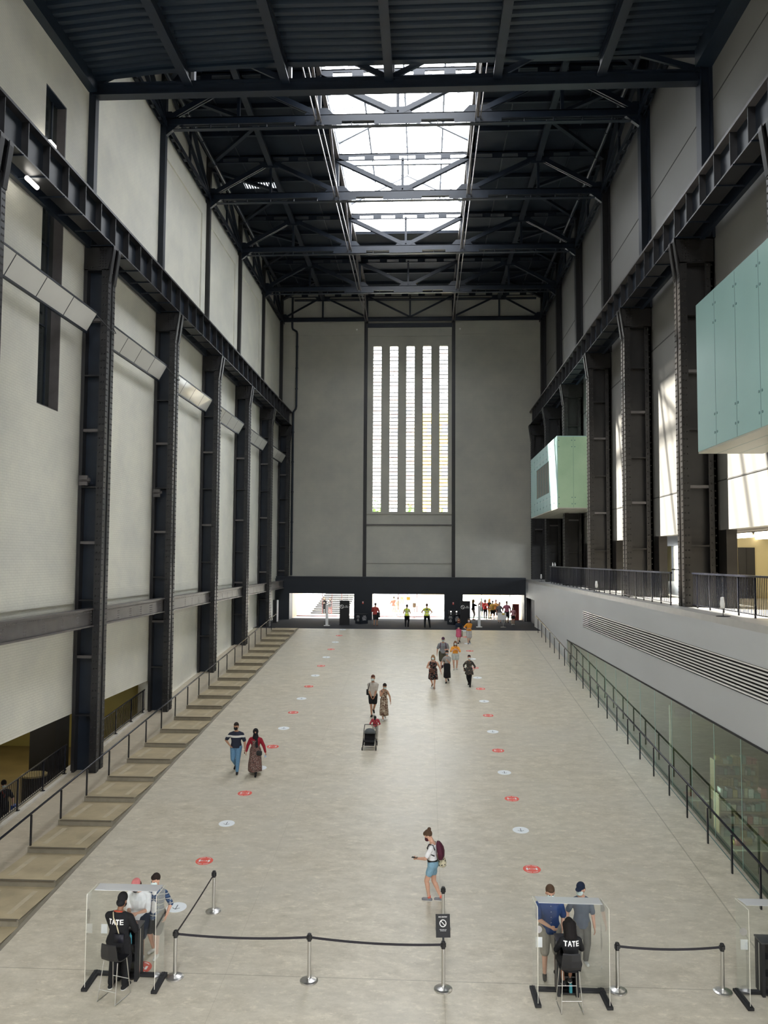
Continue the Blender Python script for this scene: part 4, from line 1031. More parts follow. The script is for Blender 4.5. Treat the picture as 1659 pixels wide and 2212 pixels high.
for x, y, l, lamp in ((-4.99, 64.6, 'left', False), (2.31, 64.6, 'right', True)):
    t = thing('donation_box', 'dark navy donation cube reading £5 beside the %s side of the middle doorway' % l, 'donation box', (x, y, 0), math.radians(-38 if l == 'left' else -40), group='donation cubes')
    t.rotation_euler.z = math.radians(42)
    MB().box(-.36, .36, -.36, .36, 0, .74).build('body', M_box, t); MB().box(-.38, .38, -.38, .38, .74, .77).build('top', M_steel, t)
    L_ = Matrix.Rotation(-PI/2, 4, 'Z')
    text('lettering', '£5', .27, Matrix.Translation((-.365, -.02, .3)) @ L_ @ FACE, M_lt, t); text('lettering', 'PLEASE\nDONATE', .1, Matrix.Translation((-.365, -.02, .58)) @ L_ @ FACE, M_lt, t)
    text('lettering', 'YOUR\nSUPPORT\nMAKES IT\nHAPPEN', .1, Matrix.Translation((0, -.365, .46)) @ FACE, M_lt, t)
    if lamp:
        o = thing('card_reader_unit', 'black unit with two small lamps on top of the right donation cube', 'card reader', (x, y+.1, .77))
        MB().box(-.42, .42, -.15, .15, 0, .32).build('body', M_blackm, o)
        for q in (-.22, .22): MB().tube((q, -.17, .24), (q, -.15, .24), .05, n=10).build('lamp', emis('small lamp', (1, .97, .9), 6), o); MB().box(q-.05, q+.05, -.16, -.15, .02, .1).build('reader', M_white, o)
for x, l in ((-5.17, 'left'), (2.4, 'right')):
    o = MB().box(x-.06, x+.06, YB-.03, YB, 1.36, 1.56).box(x-.04, x+.04, YB-.035, YB-.03, 1.47, 1.54, 1).build('fire_call_point', [M_red, M_white]); tag(o, 'small red and white call point on the navy wall %s of the middle doorway' % l, 'call point', 'call points')
t = thing('sign_stand', 'white A4 sign on a slim stand on the carpet before the right doorway', 'sign stand', (5.99, 62.4, 0))
MB().cone2([(.001,0),(.22,.0),(.22,.02),(.03,.05),(.001,.05)], (5.99,62.4,0), 16).tube((5.99,62.4,.04), (5.99,62.4,.85), .025).build('stand', M_inox, t, t.location)
MB().box(5.55, 6.2, 62.36, 62.42, .55, 1.1).build('sign_panel', M_white, t, t.location); MB().box(5.9, 6.1, 62.34, 62.36, .95, 1.06).build('yellow_label', mat('yellow label', (.8, .6, .1), .5), t, t.location)
t = thing('tape_stand', 'peach notice on a slim stand outside the middle doorway', 'sign stand', (-.88, 71.4, 0))
MB().tube((-.88,71.4,0), (-.88,71.4,1.0), .03).cone2([(.001,0),(.2,0),(.2,.03),(.001,.03)], (-.88,71.4,0), 16).build('stand', M_mull, t, t.location); MB().box(-1.03, -.73, 71.37, 71.4, .92, 1.3).build('notice', mat('peach card', (.72, .48, .3), .6), t, t.location)
o = MB().box(-1.6, -1.27, 72.28, 72.33, 1.5, 1.78).build('door_notice', mat('amber notice', (.75, .45, .08), .6)); tag(o, 'amber notice fixed to the glass of the middle doors', 'notice')
t = thing('speaker_column', 'tall slim black column with a pale edge at the far left of the carpet', 'speaker', (-11.9, 64.7, 0))
MB().box(-12.2, -11.75, 64.5, 64.9, 0, .06).box(-12.1, -11.8, 64.55, 64.85, .06, 1.8).build('body', M_blackm, t, t.location); MB().box(-11.8, -11.7, 64.58, 64.8, .1, 1.8).build('edge_strip', M_white, t, t.location)
o = MB().box(7.5, 8.05, 69.9, 70.2, 0, 1.36).build('red_board', mat('deep red board', (.30, .03, .03), .5)); tag(o, 'deep red upright board at the right end of the right doorway', 'board')
# outside: stairs beyond the left doors, a low wall, buildings and trees far beyond
t = thing('outdoor_stair', 'outdoor stair climbing to the right beyond the left doorway', 'stairs', (-9.5, 76, 0), kind='thing')
for i in range(13):
    y = 75.6+.3*i; MB().box(-10.6+.10*i, -7.2+.05*i, y, y+.34, 0, .17*(i+1)).build('step', [M_yard], t, t.location)
    MB().box(-10.6+.10*i, -7.2+.05*i, y-.03, y, .17*i, .17*i+.13).build('riser', M_blackm, t, t.location)
MB().beam((-11.2, 75.2, .9), (-9.5, 80.5, 3.2), .06, .06).build('handrail', M_inox, t, t.location)
MB().prism([(75.0, 0), (81, 0), (81, 3.2), (75.0, .2)], -11.4, -11.2, 'x').build('side_wall', M_white, t, t.location)
o = MB().box(-6.5, 3.6, 79.4, 82, 0, .62).build('terrace_wall', M_yard); tag(o, 'pale raised terrace beyond the middle doors', 'terrace', kind='thing')
M_bld = [mat('pale render', (.62, .60, .58), .8), mat('ochre render', (.60, .40, .10), .8), mat('grey facade window', (.25, .27, .33), .4)]
for i, (x0, x1, y, h, c, l) in enumerate(((-26, -6.5, 118, 34, 0, 'pale building block seen through the left slot windows'), (-6, -1, 124, 30, 0, 'pale building block seen through the middle slot windows'), (-.5, 14, 120, 27, 1, 'ochre building block seen through the right slot windows'))):
    t = thing('city_block', l, 'building', ((x0+x1)/2, y, 0), kind='thing')
    MB().box(x0, x1, y, y+8, 0, h).build('walls', M_bld[c], t, t.location)
    b = MB(); x = x0+.8
    while x < x1-1.2:
        z = 2.0
        while z < h-2: b.box(x, x+1.0, y-.05, y, z, z+1.6); z += 3.1
        x += 2.2
    b.build('windows', M_bld[2], t, t.location)
M_leaf = mat('tree leaves', (.10, .20, .03), .7, var=.4, scale=3)
for i, (x, y, h, l) in enumerate(((-6.4, 99, 11.5, 'left'), (-1.6, 101, 11, 'middle'), (3.2, 98, 10.5, 'right'))):
    t = thing('street_tree', 'green tree top low behind the slot windows, %s of three' % l, 'tree', (x, y, 0)); MB().tube((x, y, 0), (x, y, h-3), .2, .12).build('trunk', M_timber, t, t.location)
    b = MB(); random.seed(i)
    for u in range(260):
        q = Vector((random.gauss(0, 1), random.gauss(0, 1), random.gauss(0, .8))); q = Vector((x, y, h-1.2))+q.normalized()*random.uniform(.6, 2.2); d = Vector((random.uniform(-1,1), random.uniform(-1,1), random.uniform(-1,1))).normalized(); e = d.orthogonal().normalized()
        b.add([q-d*.28-e*.15, q+d*.28-e*.15, q+d*.28+e*.15, q-d*.28+e*.15], [(0,1,2,3)])
    b.build('foliage', M_leaf, t, t.location)
# lower gallery things
t = thing('queue_bin', 'black drum bin with a pale rope rim behind the left balustrade', 'bin', (-14.0, 29.0, -3.75)); MB().tube((-14.0,29.0,-3.75), (-14.0,29.0,-2.75), .42, n=24).build('body', M_blackm, t, t.location)
b = MB(); b.cone2([(.38,0),(.44,0),(.44,.06),(.38,.06)], (-14.0,29.0,-2.75), 24); b.build('rim', mat('rope rim', (.5,.42,.22), .6), t, t.location)
o = MB().box(-15.0, -14.0, 30.6, 31.8, -3.75, -.5).build('gallery_pillar', M_blackm); tag(o, 'broad black pillar behind the nearest left balustrade', 'pillar', kind='thing')
t = thing('side_table', 'small table of blue packets beside the masked attendant at lower left', 'table', (-13.2, 26.5, -3.75)); MB().box(-13.55, -12.95, 26.1, 26.9, -3.25, -3.2).build('table_top', M_white, t, t.location)
for dx, dy in ((-.32,-.37),(.22,-.37),(-.32,.37),(.22,.37)): MB().box(-13.2+dx, -13.17+dx, 26.5+dy, 26.53+dy, -3.75, -3.25).build('leg', M_black, t, t.location)
for i in range(3):
    o = MB().box(-13.5+.18*i, -13.36+.18*i, 26.35, 26.6, -3.2, -3.02).build('blue_packet', mat('blue packet', (.03, .10, .45), .4)); tag(o, 'blue packet on the small table at lower left', 'packet', 'blue packets on the side table')
# shop furniture behind the glass
random.seed(11)
M_wood = mat('shop wood', (.30, .22, .12), .5, var=.15); cols = [mat('stock '+n, c, .6) for n, c in (('cream', (.4,.36,.26)), ('teal', (.07,.2,.18)), ('red', (.3,.07,.06)), ('slate', (.08,.09,.12)), ('ochre', (.3,.22,.07)), ('white', (.5,.5,.48)))]
for i, (x, y, l) in enumerate(((11.2, 20.5, 'nearest'), (12.6, 25.5, 'second'), (11.4, 30.5, 'third'), (13.0, 35.5, 'farthest'))):
    t = thing('shop_shelf', 'low shop shelf unit with coloured stock behind the green glass, %s from the camera' % l, 'shelf', (x, y, -4.9), group='shop shelves', kind='thing')
    b = MB(); b.box(x-.9, x+.9, y, y+.05, -4.9, -3.2); b.box(x-.9, x-.85, y-.5, y, -4.9, -3.2); b.box(x+.85, x+.9, y-.5, y, -4.9, -3.2); b.build('carcass', M_wood, t, t.location)
    for j in range(4): MB().box(x-.85, x+.85, y-.5, y, -4.75+.45*j, -4.71+.45*j).build('shelf', M_wood, t, t.location)
    for j in range(4):
        b = MB(); xx = x-.8
        while xx < x+.7:
            wd = random.uniform(.06, .22); hh = random.uniform(.15, .36); b.box(xx, xx+wd, y-.4, y-.1, -4.71+.45*j, -4.71+.45*j+hh, random.randrange(6)); xx += wd+.03
        o = b.build('stock', cols, t, t.location); o['kind'] = 'stuff'
for i, (x, y, l) in enumerate(((10.4, 22.6, 'nearest'), (10.6, 27.6, 'second'), (10.3, 33, 'farthest'))):
    t = thing('shop_table', 'low display table with stacked goods just inside the green glass, %s from the camera' % l, 'table', (x, y, -4.9), group='shop tables'); MB().box(x-.7, x+.7, y-.6, y+.6, -4.15, -4.1).build('table_top', M_soff, t, t.location)
    for dx, dy in ((-.6,-.5),(.6,-.5),(-.6,.5),(.6,.5)): MB().box(x+dx-.03, x+dx+.03, y+dy-.03, y+dy+.03, -4.9, -4.15).build('leg', M_wood, t, t.location)
    b = MB()
    for u in range(14): xx = x+random.uniform(-.55,.5); yy = y+random.uniform(-.5,.4); b.box(xx, xx+.22, yy, yy+.16, -4.1, -4.1+random.uniform(.03,.2), random.randrange(6))
    o = b.build('stock', cols, t, t.location); o['kind'] = 'stuff'
t = thing('shop_sign', 'dark shop fascia with faint lettering deep behind the green glass', 'sign', (13.5, 38.6, -1.9)); MB().box(11.6, 15.6, 38.6, 38.7, -2.1, -1.7).build('fascia', M_blackm, t, t.location)
text('lettering', 'WELCOME TO TATE', .26, Matrix.Translation((0, -.01, 0)) @ FACE, M_lt, t)
o = MB().box(11.4, 15.8, 38.7, 38.9, -4.9, -1.6).build('shop_partition', mat('dim olive board', (.10, .095, .045), .6)); tag(o, 'olive partition wall under the shop fascia', 'partition', kind='thing')

# ================================================================== PEOPLE
def pm(name, c, rough=.8, var=.1, scale=12, c2=None, bump=0): return mat(name, c, rough, 0, var, scale, col2=c2, spec=.25)
def spots(name, base, cs, scale, size=.35):
    """cloth with scattered blotches of one or two colours"""
    m = bpy.data.materials.new(name); m.use_nodes = True; nt = m.node_tree; N = nt.nodes; L = nt.links; b = N['Principled BSDF']
    b.inputs['Roughness'].default_value = .85; b.inputs['Specular IOR Level'].default_value = .2
    tc = N.new('ShaderNodeTexCoord'); last = None
    rgb = N.new('ShaderNodeRGB'); rgb.outputs[0].default_value = tuple(base)+(1,); last = rgb.outputs[0]
    for i, c in enumerate(cs):
        mp = N.new('ShaderNodeMapping'); mp.inputs['Location'].default_value = (3.1*i, 1.7*i, .9*i); vo = N.new('ShaderNodeTexVoronoi'); vo.inputs['Scale'].default_value = scale*(1+.35*i)
        L.new(tc.outputs['Object'], mp.inputs[0]); L.new(mp.outputs[0], vo.inputs['Vector'])
        lt = N.new('ShaderNodeMath'); lt.operation = 'LESS_THAN'; lt.inputs[1].default_value = size; L.new(vo.outputs['Distance'], lt.inputs[0])
        mx = N.new('ShaderNodeMix'); mx.data_type = 'RGBA'; L.new(lt.outputs[0], mx.inputs[0]); L.new(last, mx.inputs[6]); mx.inputs[7].default_value = tuple(c)+(1,); last = mx.outputs[2]
    L.new(last, b.inputs['Base Color']); return m
def bands(name, base, spec, axis='Z'):
    """cloth with stripes: spec = [(from, to, colour)] along an object axis"""
    m = bpy.data.materials.new(name); m.use_nodes = True; nt = m.node_tree; N = nt.nodes; L = nt.links; b = N['Principled BSDF']; b.inputs['Roughness'].default_value = .85
    tc = N.new('ShaderNodeTexCoord'); sp = N.new('ShaderNodeSeparateXYZ'); L.new(tc.outputs['Object'], sp.inputs[0])
    rgb = N.new('ShaderNodeRGB'); rgb.outputs[0].default_value = tuple(base)+(1,); last = rgb.outputs[0]
    for lo, hi, c, *ax in spec:
        a = (ax[0] if ax else axis)
        src = sp.outputs[a]
        if a in ('X', 'Y') and len(ax) < 2 and lo < hi and False: pass
        g = N.new('ShaderNodeMath'); g.operation = 'GREATER_THAN'; g.inputs[1].default_value = lo; L.new(src, g.inputs[0])
        l2 = N.new('ShaderNodeMath'); l2.operation = 'LESS_THAN'; l2.inputs[1].default_value = hi; L.new(src, l2.inputs[0])
        mu = N.new('ShaderNodeMath'); mu.operation = 'MULTIPLY'; L.new(g.outputs[0], mu.inputs[0]); L.new(l2.outputs[0], mu.inputs[1])
        mx = N.new('ShaderNodeMix'); mx.data_type = 'RGBA'; L.new(mu.outputs[0], mx.inputs[0]); L.new(last, mx.inputs[6]); mx.inputs[7].default_value = tuple(c)+(1,); last = mx.outputs[2]
    L.new(last, b.inputs['Base Color']); return m
SK = {'light': pm('light skin', (.62, .36, .26), .5, .05), 'tan': pm('tan skin', (.46, .25, .16), .5, .05), 'brown': pm('brown skin', (.26, .13, .08), .5, .05)}
M_eye = mat('eye', (.03, .02, .02), .2)
C = {}
def cm(name, c, **k):
    if name not in C: C[name] = pm(name, c, **k)
    return C[name]
M_mask = cm('pale blue mask', (.62, .74, .74)); M_maskb = cm('black mask', (.012, .012, .015))
def ik(S, T, l1, l2, pole):
    S = Vector(S); T = Vector(T); d = T-S; L_ = d.length
    if L_ > (l1+l2)*.995: T = S+d.normalized()*(l1+l2)*.995; d = T-S; L_ = d.length
    dn = d.normalized(); x = (l1*l1-l2*l2+L_*L_)/(2*L_); h = math.sqrt(max(0, l1*l1-x*x))
    p = Vector(pole); p = p-dn*p.dot(dn)
    if p.length < 1e-5: p = dn.orthogonal()
    return S+dn*x+p.normalized()*h, T
def skin(mb, name, m, parent, vox, smooth=3):
    o = mb.build(name, m, parent, smooth=True)
    r = o.modifiers.new('merge', 'REMESH'); r.mode = 'VOXEL'; r.voxel_size = vox; r.use_smooth_shade = True
    if smooth: s = o.modifiers.new('relax', 'SMOOTH'); s.factor = .5; s.iterations = smooth
    return o

def person(label, x, y, face, H=1.7, sk='light', z=None, w=1.0, fem=False, lean=0, twist=0, head=(0, 0), feet=None, hip=None, hands=(None, None), elbows=(None, None),
           top=None, sleeve=.5, hem=.50, neck=.825, bottom=None, leg=1.0, skirt=None, shoes=None, hair=None, mask=None, vox=.012, eyes=True, extra=None, group=None, bare=False, curl=.5, sole=None, loose=1.0):
    """face: compass angle in degrees the body looks towards (0 = along +y, 180 = towards the camera). All local lengths are fractions of H."""
    z = floor_z(y) if z is None else z
    t = thing('person', label, 'person', (x, y, z), math.radians(-face), group, 'thing')
    h = lambda q: Vector(q)*H
    sl = S_ if y < YT and z < -.01 and abs(z-floor_z(y)) < .02 else 0
    fdir = Vector((math.sin(math.radians(face)), math.cos(math.radians(face)), 0)); rdir = Vector((fdir.y, -fdir.x, 0))
    def ground(q): return (rdir.y*q[0]+fdir.y*q[1])*sl
    pel = h((0, 0, hip if hip else .525)) if not isinstance(hip, tuple) else h(hip)
    Ml = Matrix.Rotation(math.radians(twist), 3, 'Z') @ Matrix.Rotation(math.radians(-lean), 3, 'X')
    UP = lambda q: pel+Ml @ (Vector(q)*H-Vector((0, 0, .525*H)))      # upper body frame: fractions given for an upright body
    # torso sections
    hw = .100 if fem else .094; ww = .074 if fem else .084; cw = .096 if fem else .106; sw = .098 if fem else .110
    TR = [(.465, hw*.8, .062, 0), (.50, hw, .074, -.004), (.55, hw*.97, .072, -.004), (.60, ww*1.02, .062, 0), (.64, ww, .058, .002), (.70, cw*.95, .064, .004), (.745, cw, .066, .002), (.785, cw*.93, .058, -.004), (.806, cw*.70, .048, -.008), (.822, cw*.45, .040, -.010), (.838, .034, .034, -.010)]
    def torso(b, inf=0, z0=.465, z1=.838, flare=0, front=0):
        rg = []
        zz = [z0]+[q[0] for q in TR if z0 < q[0] < z1]+[z1]
        for zq in zz:
            k = 0
            while k < len(TR)-2 and TR[k+1][0] < zq: k += 1
            a, c = TR[k], TR[k+1]; u = max(0, min(1, (zq-a[0])/(c[0]-a[0])))
            rx = (a[1]+(c[1]-a[1])*u)*w+inf+flare*max(0, .60-zq); ry = (a[2]+(c[2]-a[2])*u)*w**.8+inf+flare*max(0, .60-zq)*.7; cy = a[3]+(c[3]-a[3])*u+front
            rg.append([UP((rx*math.cos(2*PI*i/20), cy+ry*math.sin(2*PI*i/20), zq)) for i in range(20)])
        b.loft(rg)
    # joints
    SH = [UP((s*sw*w, -.006, .772)) for s in (-1, 1)]
    fl = feet or ((-.05, .0), (.05, .0))
    AN = []; TO = []
    for i, f in enumerate(fl):
        s = (-1, 1)[i]; fx, fy = f[0]*H, f[1]*H; fz = f[2]*H if len(f) > 2 else 0; pitch = f[3] if len(f) > 3 else 0; yaw = f[4] if len(f) > 4 else s*9
        g = ground((fx, fy)) if len(f) <= 5 else 0
        q = math.radians(yaw); d = Vector((math.sin(q), math.cos(q), 0)); pr_ = math.radians(pitch)
        dd = d*math.cos(pr_)-Vector((0,0,1))*math.sin(pr_)
        an = Vector((fx, fy, .042*H+fz+g+.10*H*math.sin(pr_)*.9)); AN.append(an); TO.append((an-Vector((0,0,.024*H))-dd*.022*H, an-Vector((0,0,.026*H))+dd*.088*H, dd))
    HP = [pel+Vector((s*.052*H*w, 0, -.012*H)) for s in (-1, 1)]
    KN = []
    for i in (0, 1):
        k, a = ik(HP[i], AN[i], .243*H, .247*H, (.12*(-1, 1)[i], 1, .05)); KN.append(k); AN[i] = a
    HT = []; EL = []
    for i in (0, 1):
        s = (-1, 1)[i]; tgt = hands[i]
        tgt = UP((s*(sw*w+.04), .02, .505)) if tgt is None else h(tgt)
        el, wr = ik(SH[i], tgt, .165*H, .145*H, elbows[i] or (s*.6, -1, -.2)); EL.append(el); HT.append(wr)
    # body
    b = MB(); torso(b)
    hd = Matrix.Rotation(math.radians(-head[1]), 3, 'Z') @ Matrix.Rotation(math.radians(-head[0]), 3, 'X')     # head = (nod down, turn right)
    HR = (Ml @ hd)*1.07; nb = UP((0, -.008, .815)); hc = UP((0, .004, .868))+HR @ (Vector((0, .012, .062))*H)
    HP_ = lambda q: hc+HR @ (Vector(q)*H)
    b.rcone(nb, HP_((0, -.006, -.045)), .034*H, .031*H)
    b.ball(HP_((0, -.004, .012)), .0445*H, .055*H, .058*H, HR); b.ball(HP_((0, .012, -.028)), .037*H, .041*H, .044*H, HR)
    b.rcone(HP_((0, .05, .004)), HP_((0, .060, -.018)), .007*H, .011*H, 8); b.ball(HP_((0, .045, -.047)), .014*H, .012*H, .011*H, HR, 10, 6)
    for s in (-1, 1): b.ball(HP_((s*.046, -.004, -.008)), .007*H, .013*H, .019*H, HR, 8, 6)
    for i in (0, 1):
        s = (-1, 1)[i]
        b.ball(SH[i], .033*H*w, .033*H*w, .030*H*w); b.rcone(UP(((-.03, .03)[i], -.012, .822)), SH[i], .022*H, .031*H*w); b.rcone(SH[i], EL[i], .031*H*w, .025*H*w**.7); b.rcone(EL[i], HT[i], .0255*H*w**.7, .0165*H)
        fd = (HT[i]-EL[i]).normalized(); 
        side = Vector((s, 0, 0)); pn = side-fd*side.dot(fd); pn = pn.normalized() if pn.length > .2 else Vector((0, 0, 1)); inn = -pn            # back of the hand faces outward
        lat = fd.cross(inn).normalized()          # across the palm
        if lat.y < 0: lat = -lat                  # thumb side points forward
        if abs(fd.y) > .75: lat = Vector((-s, 0, 0)) if False else lat
        pc = HT[i]+fd*.036*H; b.rcone(HT[i]+fd*.01*H, HT[i]+fd*.048*H, .017*H, .019*H, 12, flat=.55, fn=inn)
        for q in range(4):
            o = (q-1.5)*.0108*H; ln = (.036, .042, .040, .032)[3-q]*H; p0 = HT[i]+fd*.052*H+lat*o; c1 = curl*.7; c2 = curl*1.5
            p1 = p0+(fd*math.cos(c1)+inn*math.sin(c1))*ln*.55; p2 = p1+(fd*math.cos(c2)+inn*math.sin(c2))*ln*.5
            b.rcone(p0, p1, .0058*H, .0054*H, 8); b.rcone(p1, p2, .0054*H, .0046*H, 8)
        p0 = HT[i]+fd*.018*H+lat*.014*H; p1 = p0+(fd*.8+lat*.75+inn*.25).normalized()*.024*H; p2 = p1+(fd+lat*.15+inn*.3).normalized()*.022*H
        b.rcone(p0, p1, .0075*H, .0066*H, 8); b.rcone(p1, p2, .0064*H, .0052*H, 8)
        b.ball(HP[i], .056*H*w, .058*H*w, .055*H*w); b.rcone(HP[i], KN[i], .054*H*w, .036*H*w**.7); b.rcone(KN[i], AN[i], .034*H*w**.7, .021*H)
        b.rcone(KN[i].lerp(AN[i], .18)-Vector((0, .012*H, 0)), KN[i].lerp(AN[i], .45)-Vector((0, .008*H, 0)), .030*H*w**.6, .026*H, 10)
        b.rcone(TO[i][0], TO[i][1], .020*H, .017*H, 10); b.rcone(AN[i], AN[i]-Vector((0,0,.018*H)), .021*H, .02*H, 8)
    ob_body = skin(b, 'body', SK[sk], t, vox)
    cap = lambda a, c, u: a.lerp(c, u)
    if eyes:
        for s in (-1, 1):
            e = MB().ball(HP_((s*.0175, .0475, .003)), .0075*H, .005*H, .005*H, HR, 8, 6); e.build('eye', M_eye, ob_body, smooth=True)
    if bottom:
        b = MB(); torso(b, .007, .47, .60)
        for i in (0, 1):
            b.ball(HP[i], .062*H*w, .064*H*w, .06*H*w)
            if leg <= .5:
                u = leg*2; b.rcone(HP[i], cap(HP[i], KN[i], u), .062*H*w*loose, (.062-.014*u)*H*w*loose+.004*H)
            else:
                u = (leg-.5)*2*.96; b.rcone(HP[i], KN[i], .061*H*w*loose, .043*H*w**.7*loose); b.rcone(KN[i], cap(KN[i], AN[i], u), .042*H*w**.7*loose, (.042-.012*u)*H*loose)
        skin(b, 'trousers' if leg > .6 else 'shorts', bottom, t, vox, 2)
    if skirt:
        m, z0, z1, rx, ry = skirt[:5]; b = MB(); rg = []
        mid = (AN[0]+AN[1])/2; 
        for u in (0, .12, .3, .5, .7, .85, 1):
            zq = z0+(z1-z0)*u; c = pel.lerp(Vector((mid.x, mid.y*.75, 0)), 0 if hip is None and u < .3 else u*.6) if hip is None else pel
            r0x, r0y = (ww*w+.01, .066*w+.006) if z0 > .58 else (hw*w+.01, .078*w)
            q = min(1, u*1.25)**.8; rrx = (r0x+(rx-r0x)*q)*H; rry = (r0y+(ry-r0y)*q)*H
            if u in (.12, .3): rrx = max(rrx, (hw*w+.012)*H); rry = max(rry, .084*w*H)
            wob = .03 if u > .5 else 0
            rg.append([Vector((c.x+rrx*(1+wob*math.sin(5*a))*math.cos(a), c.y+rry*(1+wob*math.cos(6*a))*math.sin(a), zq*H+.012*H*u*math.sin(3*a+1))) for a in [2*PI*i/28 for i in range(28)]])
        b.loft(rg); b.build('skirt', m, t, smooth=True)
    if top:
        b = MB(); torso(b, .009*loose, hem, neck, .12 if hem < .55 else 0)
        if not bare:
            for i in (0, 1):
                b.ball(SH[i], .037*H*w, .037*H*w, .033*H*w)
                if neck > .81: b.rcone(UP(((-.04, .04)[i], -.012, .812)), SH[i], .027*H, .036*H*w)
                else: b.rcone(UP(((-.06, .06)[i], -.012, .80)), SH[i], .027*H, .036*H*w)
                if sleeve <= .5: b.rcone(SH[i], cap(SH[i], EL[i], sleeve*2), .037*H*w, .038*H*w)
                else: b.rcone(SH[i], EL[i], .037*H*w, .032*H*w); b.rcone(EL[i], cap(EL[i], HT[i], (sleeve-.5)*2), .032*H*w, .024*H)
        else:
            for s in (-1, 1): b.rcone(UP((s*.062*w, .03, .78)), UP((s*.055*w, -.005, .828)), .012*H, .012*H, 8); b.rcone(UP((s*.055*w, -.005, .828)), UP((s*.062*w, -.04, .78)), .012*H, .012*H, 8)
        ob_top = skin(b, 'top', top, t, vox, 2)
    if shoes:
        for i in (0, 1):
            b = MB(); b.rcone(TO[i][0]-Vector((0,0,.002*H)), TO[i][1], .026*H, .022*H, 12); b.rcone(AN[i]-Vector((0,0,.012*H)), AN[i]-Vector((0,0,.022*H)), .026*H, .024*H, 8)
            osh = skin(b, 'shoe', shoes, t, max(vox*.8, .009), 1)
            if sole:
                b = MB(); up_ = Vector((0,0,-.021*H)); b.rcone(TO[i][0]+up_, TO[i][1]+up_*.9, .0265*H, .023*H, 10, flat=.35, fn=(0,0,1)); b.build('sole', sole, osh, smooth=True)
    if hair:
        m, st = hair[0], hair[1]; b = MB()
        if st != 'cap' and st != 'beanie' and st != 'hijab':
            b.ball(HP_((0, -.016, .024)), .050*H, .056*H, .057*H, HR)
            b.ball(HP_((0, .012, .044)), .040*H, .040*H, .032*H, HR)
        if st == 'bun': b.ball(HP_((0, -.062, .064)), .028*H, .026*H, .026*H, HR)
        if st in ('bob', 'long', 'curly'):
            ln = {'bob': -.07, 'long': -.15, 'curly': -.13}[st]; r = {'bob': .022, 'long': .02, 'curly': .034}[st]
            for a in range(-125, 126, 25):
                q = math.radians(a+180); px_, py_ = .044*math.sin(q), -.012+.048*math.cos(q)
                b.rcone(HP_((px_, py_, .01)), HP_((px_*1.12, py_-.008, ln*(1 if abs(a) < 100 else .8))), r*H, r*H*.75, 8)
            if st == 'curly':
                random.seed(5)
                for u in range(40):
                    q = random.uniform(-2.3, 2.3)+PI; zz = random.uniform(-.14, .015); b.ball(HP_((.062*math.sin(q), -.015+.06*math.cos(q), zz)), .017*H, .017*H, .017*H, None, 8, 6)
        if st == 'tail': b.rcone(HP_((0, -.066, .03)), HP_((0, -.085, -.07)), .02*H, .012*H, 8)
        if st == 'beanie': b.ball(HP_((0, -.008, .030)), .052*H, .061*H, .060*H, HR); b.ball(HP_((0, -.03, -.02)), .047*H, .042*H, .042*H, HR)
        if st == 'cap':
            b.ball(HP_((0, -.006, .034)), .051*H, .060*H, .050*H, HR)
            if len(hair) > 2:
                hb = MB(); hb.ball(HP_((0, -.018, -.004)), .050*H, .050*H, .052*H, HR); skin(hb, 'hair', hair[2], t, vox, 2)
            b.ball(HP_((0, .058, .028)), .042*H, .044*H, .008*H, HR @ Matrix.Rotation(math.radians(-12), 3, 'X'))
        if st == 'hijab':
            b.ball(HP_((0, -.016, .014)), .060*H, .066*H, .070*H, HR); b.rcone(HP_((0, -.02, -.03)), UP((0, 0, .80)), .052*H, .075*H); b.ball(HP_((0, .02, .058)), .046*H, .036*H, .03*H, HR)
            b.rcone(UP((-.03, .065, .82)), UP((-.05, .10, .64)), .032*H, .036*H, flat=.5, fn=(0,1,0))
        skin(b, {'cap': 'cap', 'beanie': 'beanie', 'hijab': 'headscarf'}.get(st, 'hair'), m, t, vox, 1)
    if mask:
        b = MB(); b.ball(HP_((0, .032, -.027)), .0395*H, .042*H, .034*H, HR); skin(b, 'face_mask', mask, t, max(.008, vox*.7), 2)
    info = dict(top=ob_top if top else None, t=t, UP=UP, HP=HP_, SH=SH, EL=EL, HT=HT, KN=KN, AN=AN, H=H, pel=pel, Ml=Ml, HR=HR, TR=TR, w=w)
    if extra: extra(info)
    return info
def world(i, q): # local metres -> world
    return i['t'].location+Matrix.Rotation(i['t'].rotation_euler.z, 3, 'Z') @ Vector(q)
def carried(name, mb, m, label, cat, i, vox=None, group=None, smooth=True):
    o = skin(mb, name, m, None, vox, 2) if vox else mb.build(name, m, None, smooth=smooth)
    o.location = i['t'].location; o.rotation_euler = i['t'].rotation_euler
    return tag(o, label, cat, group)
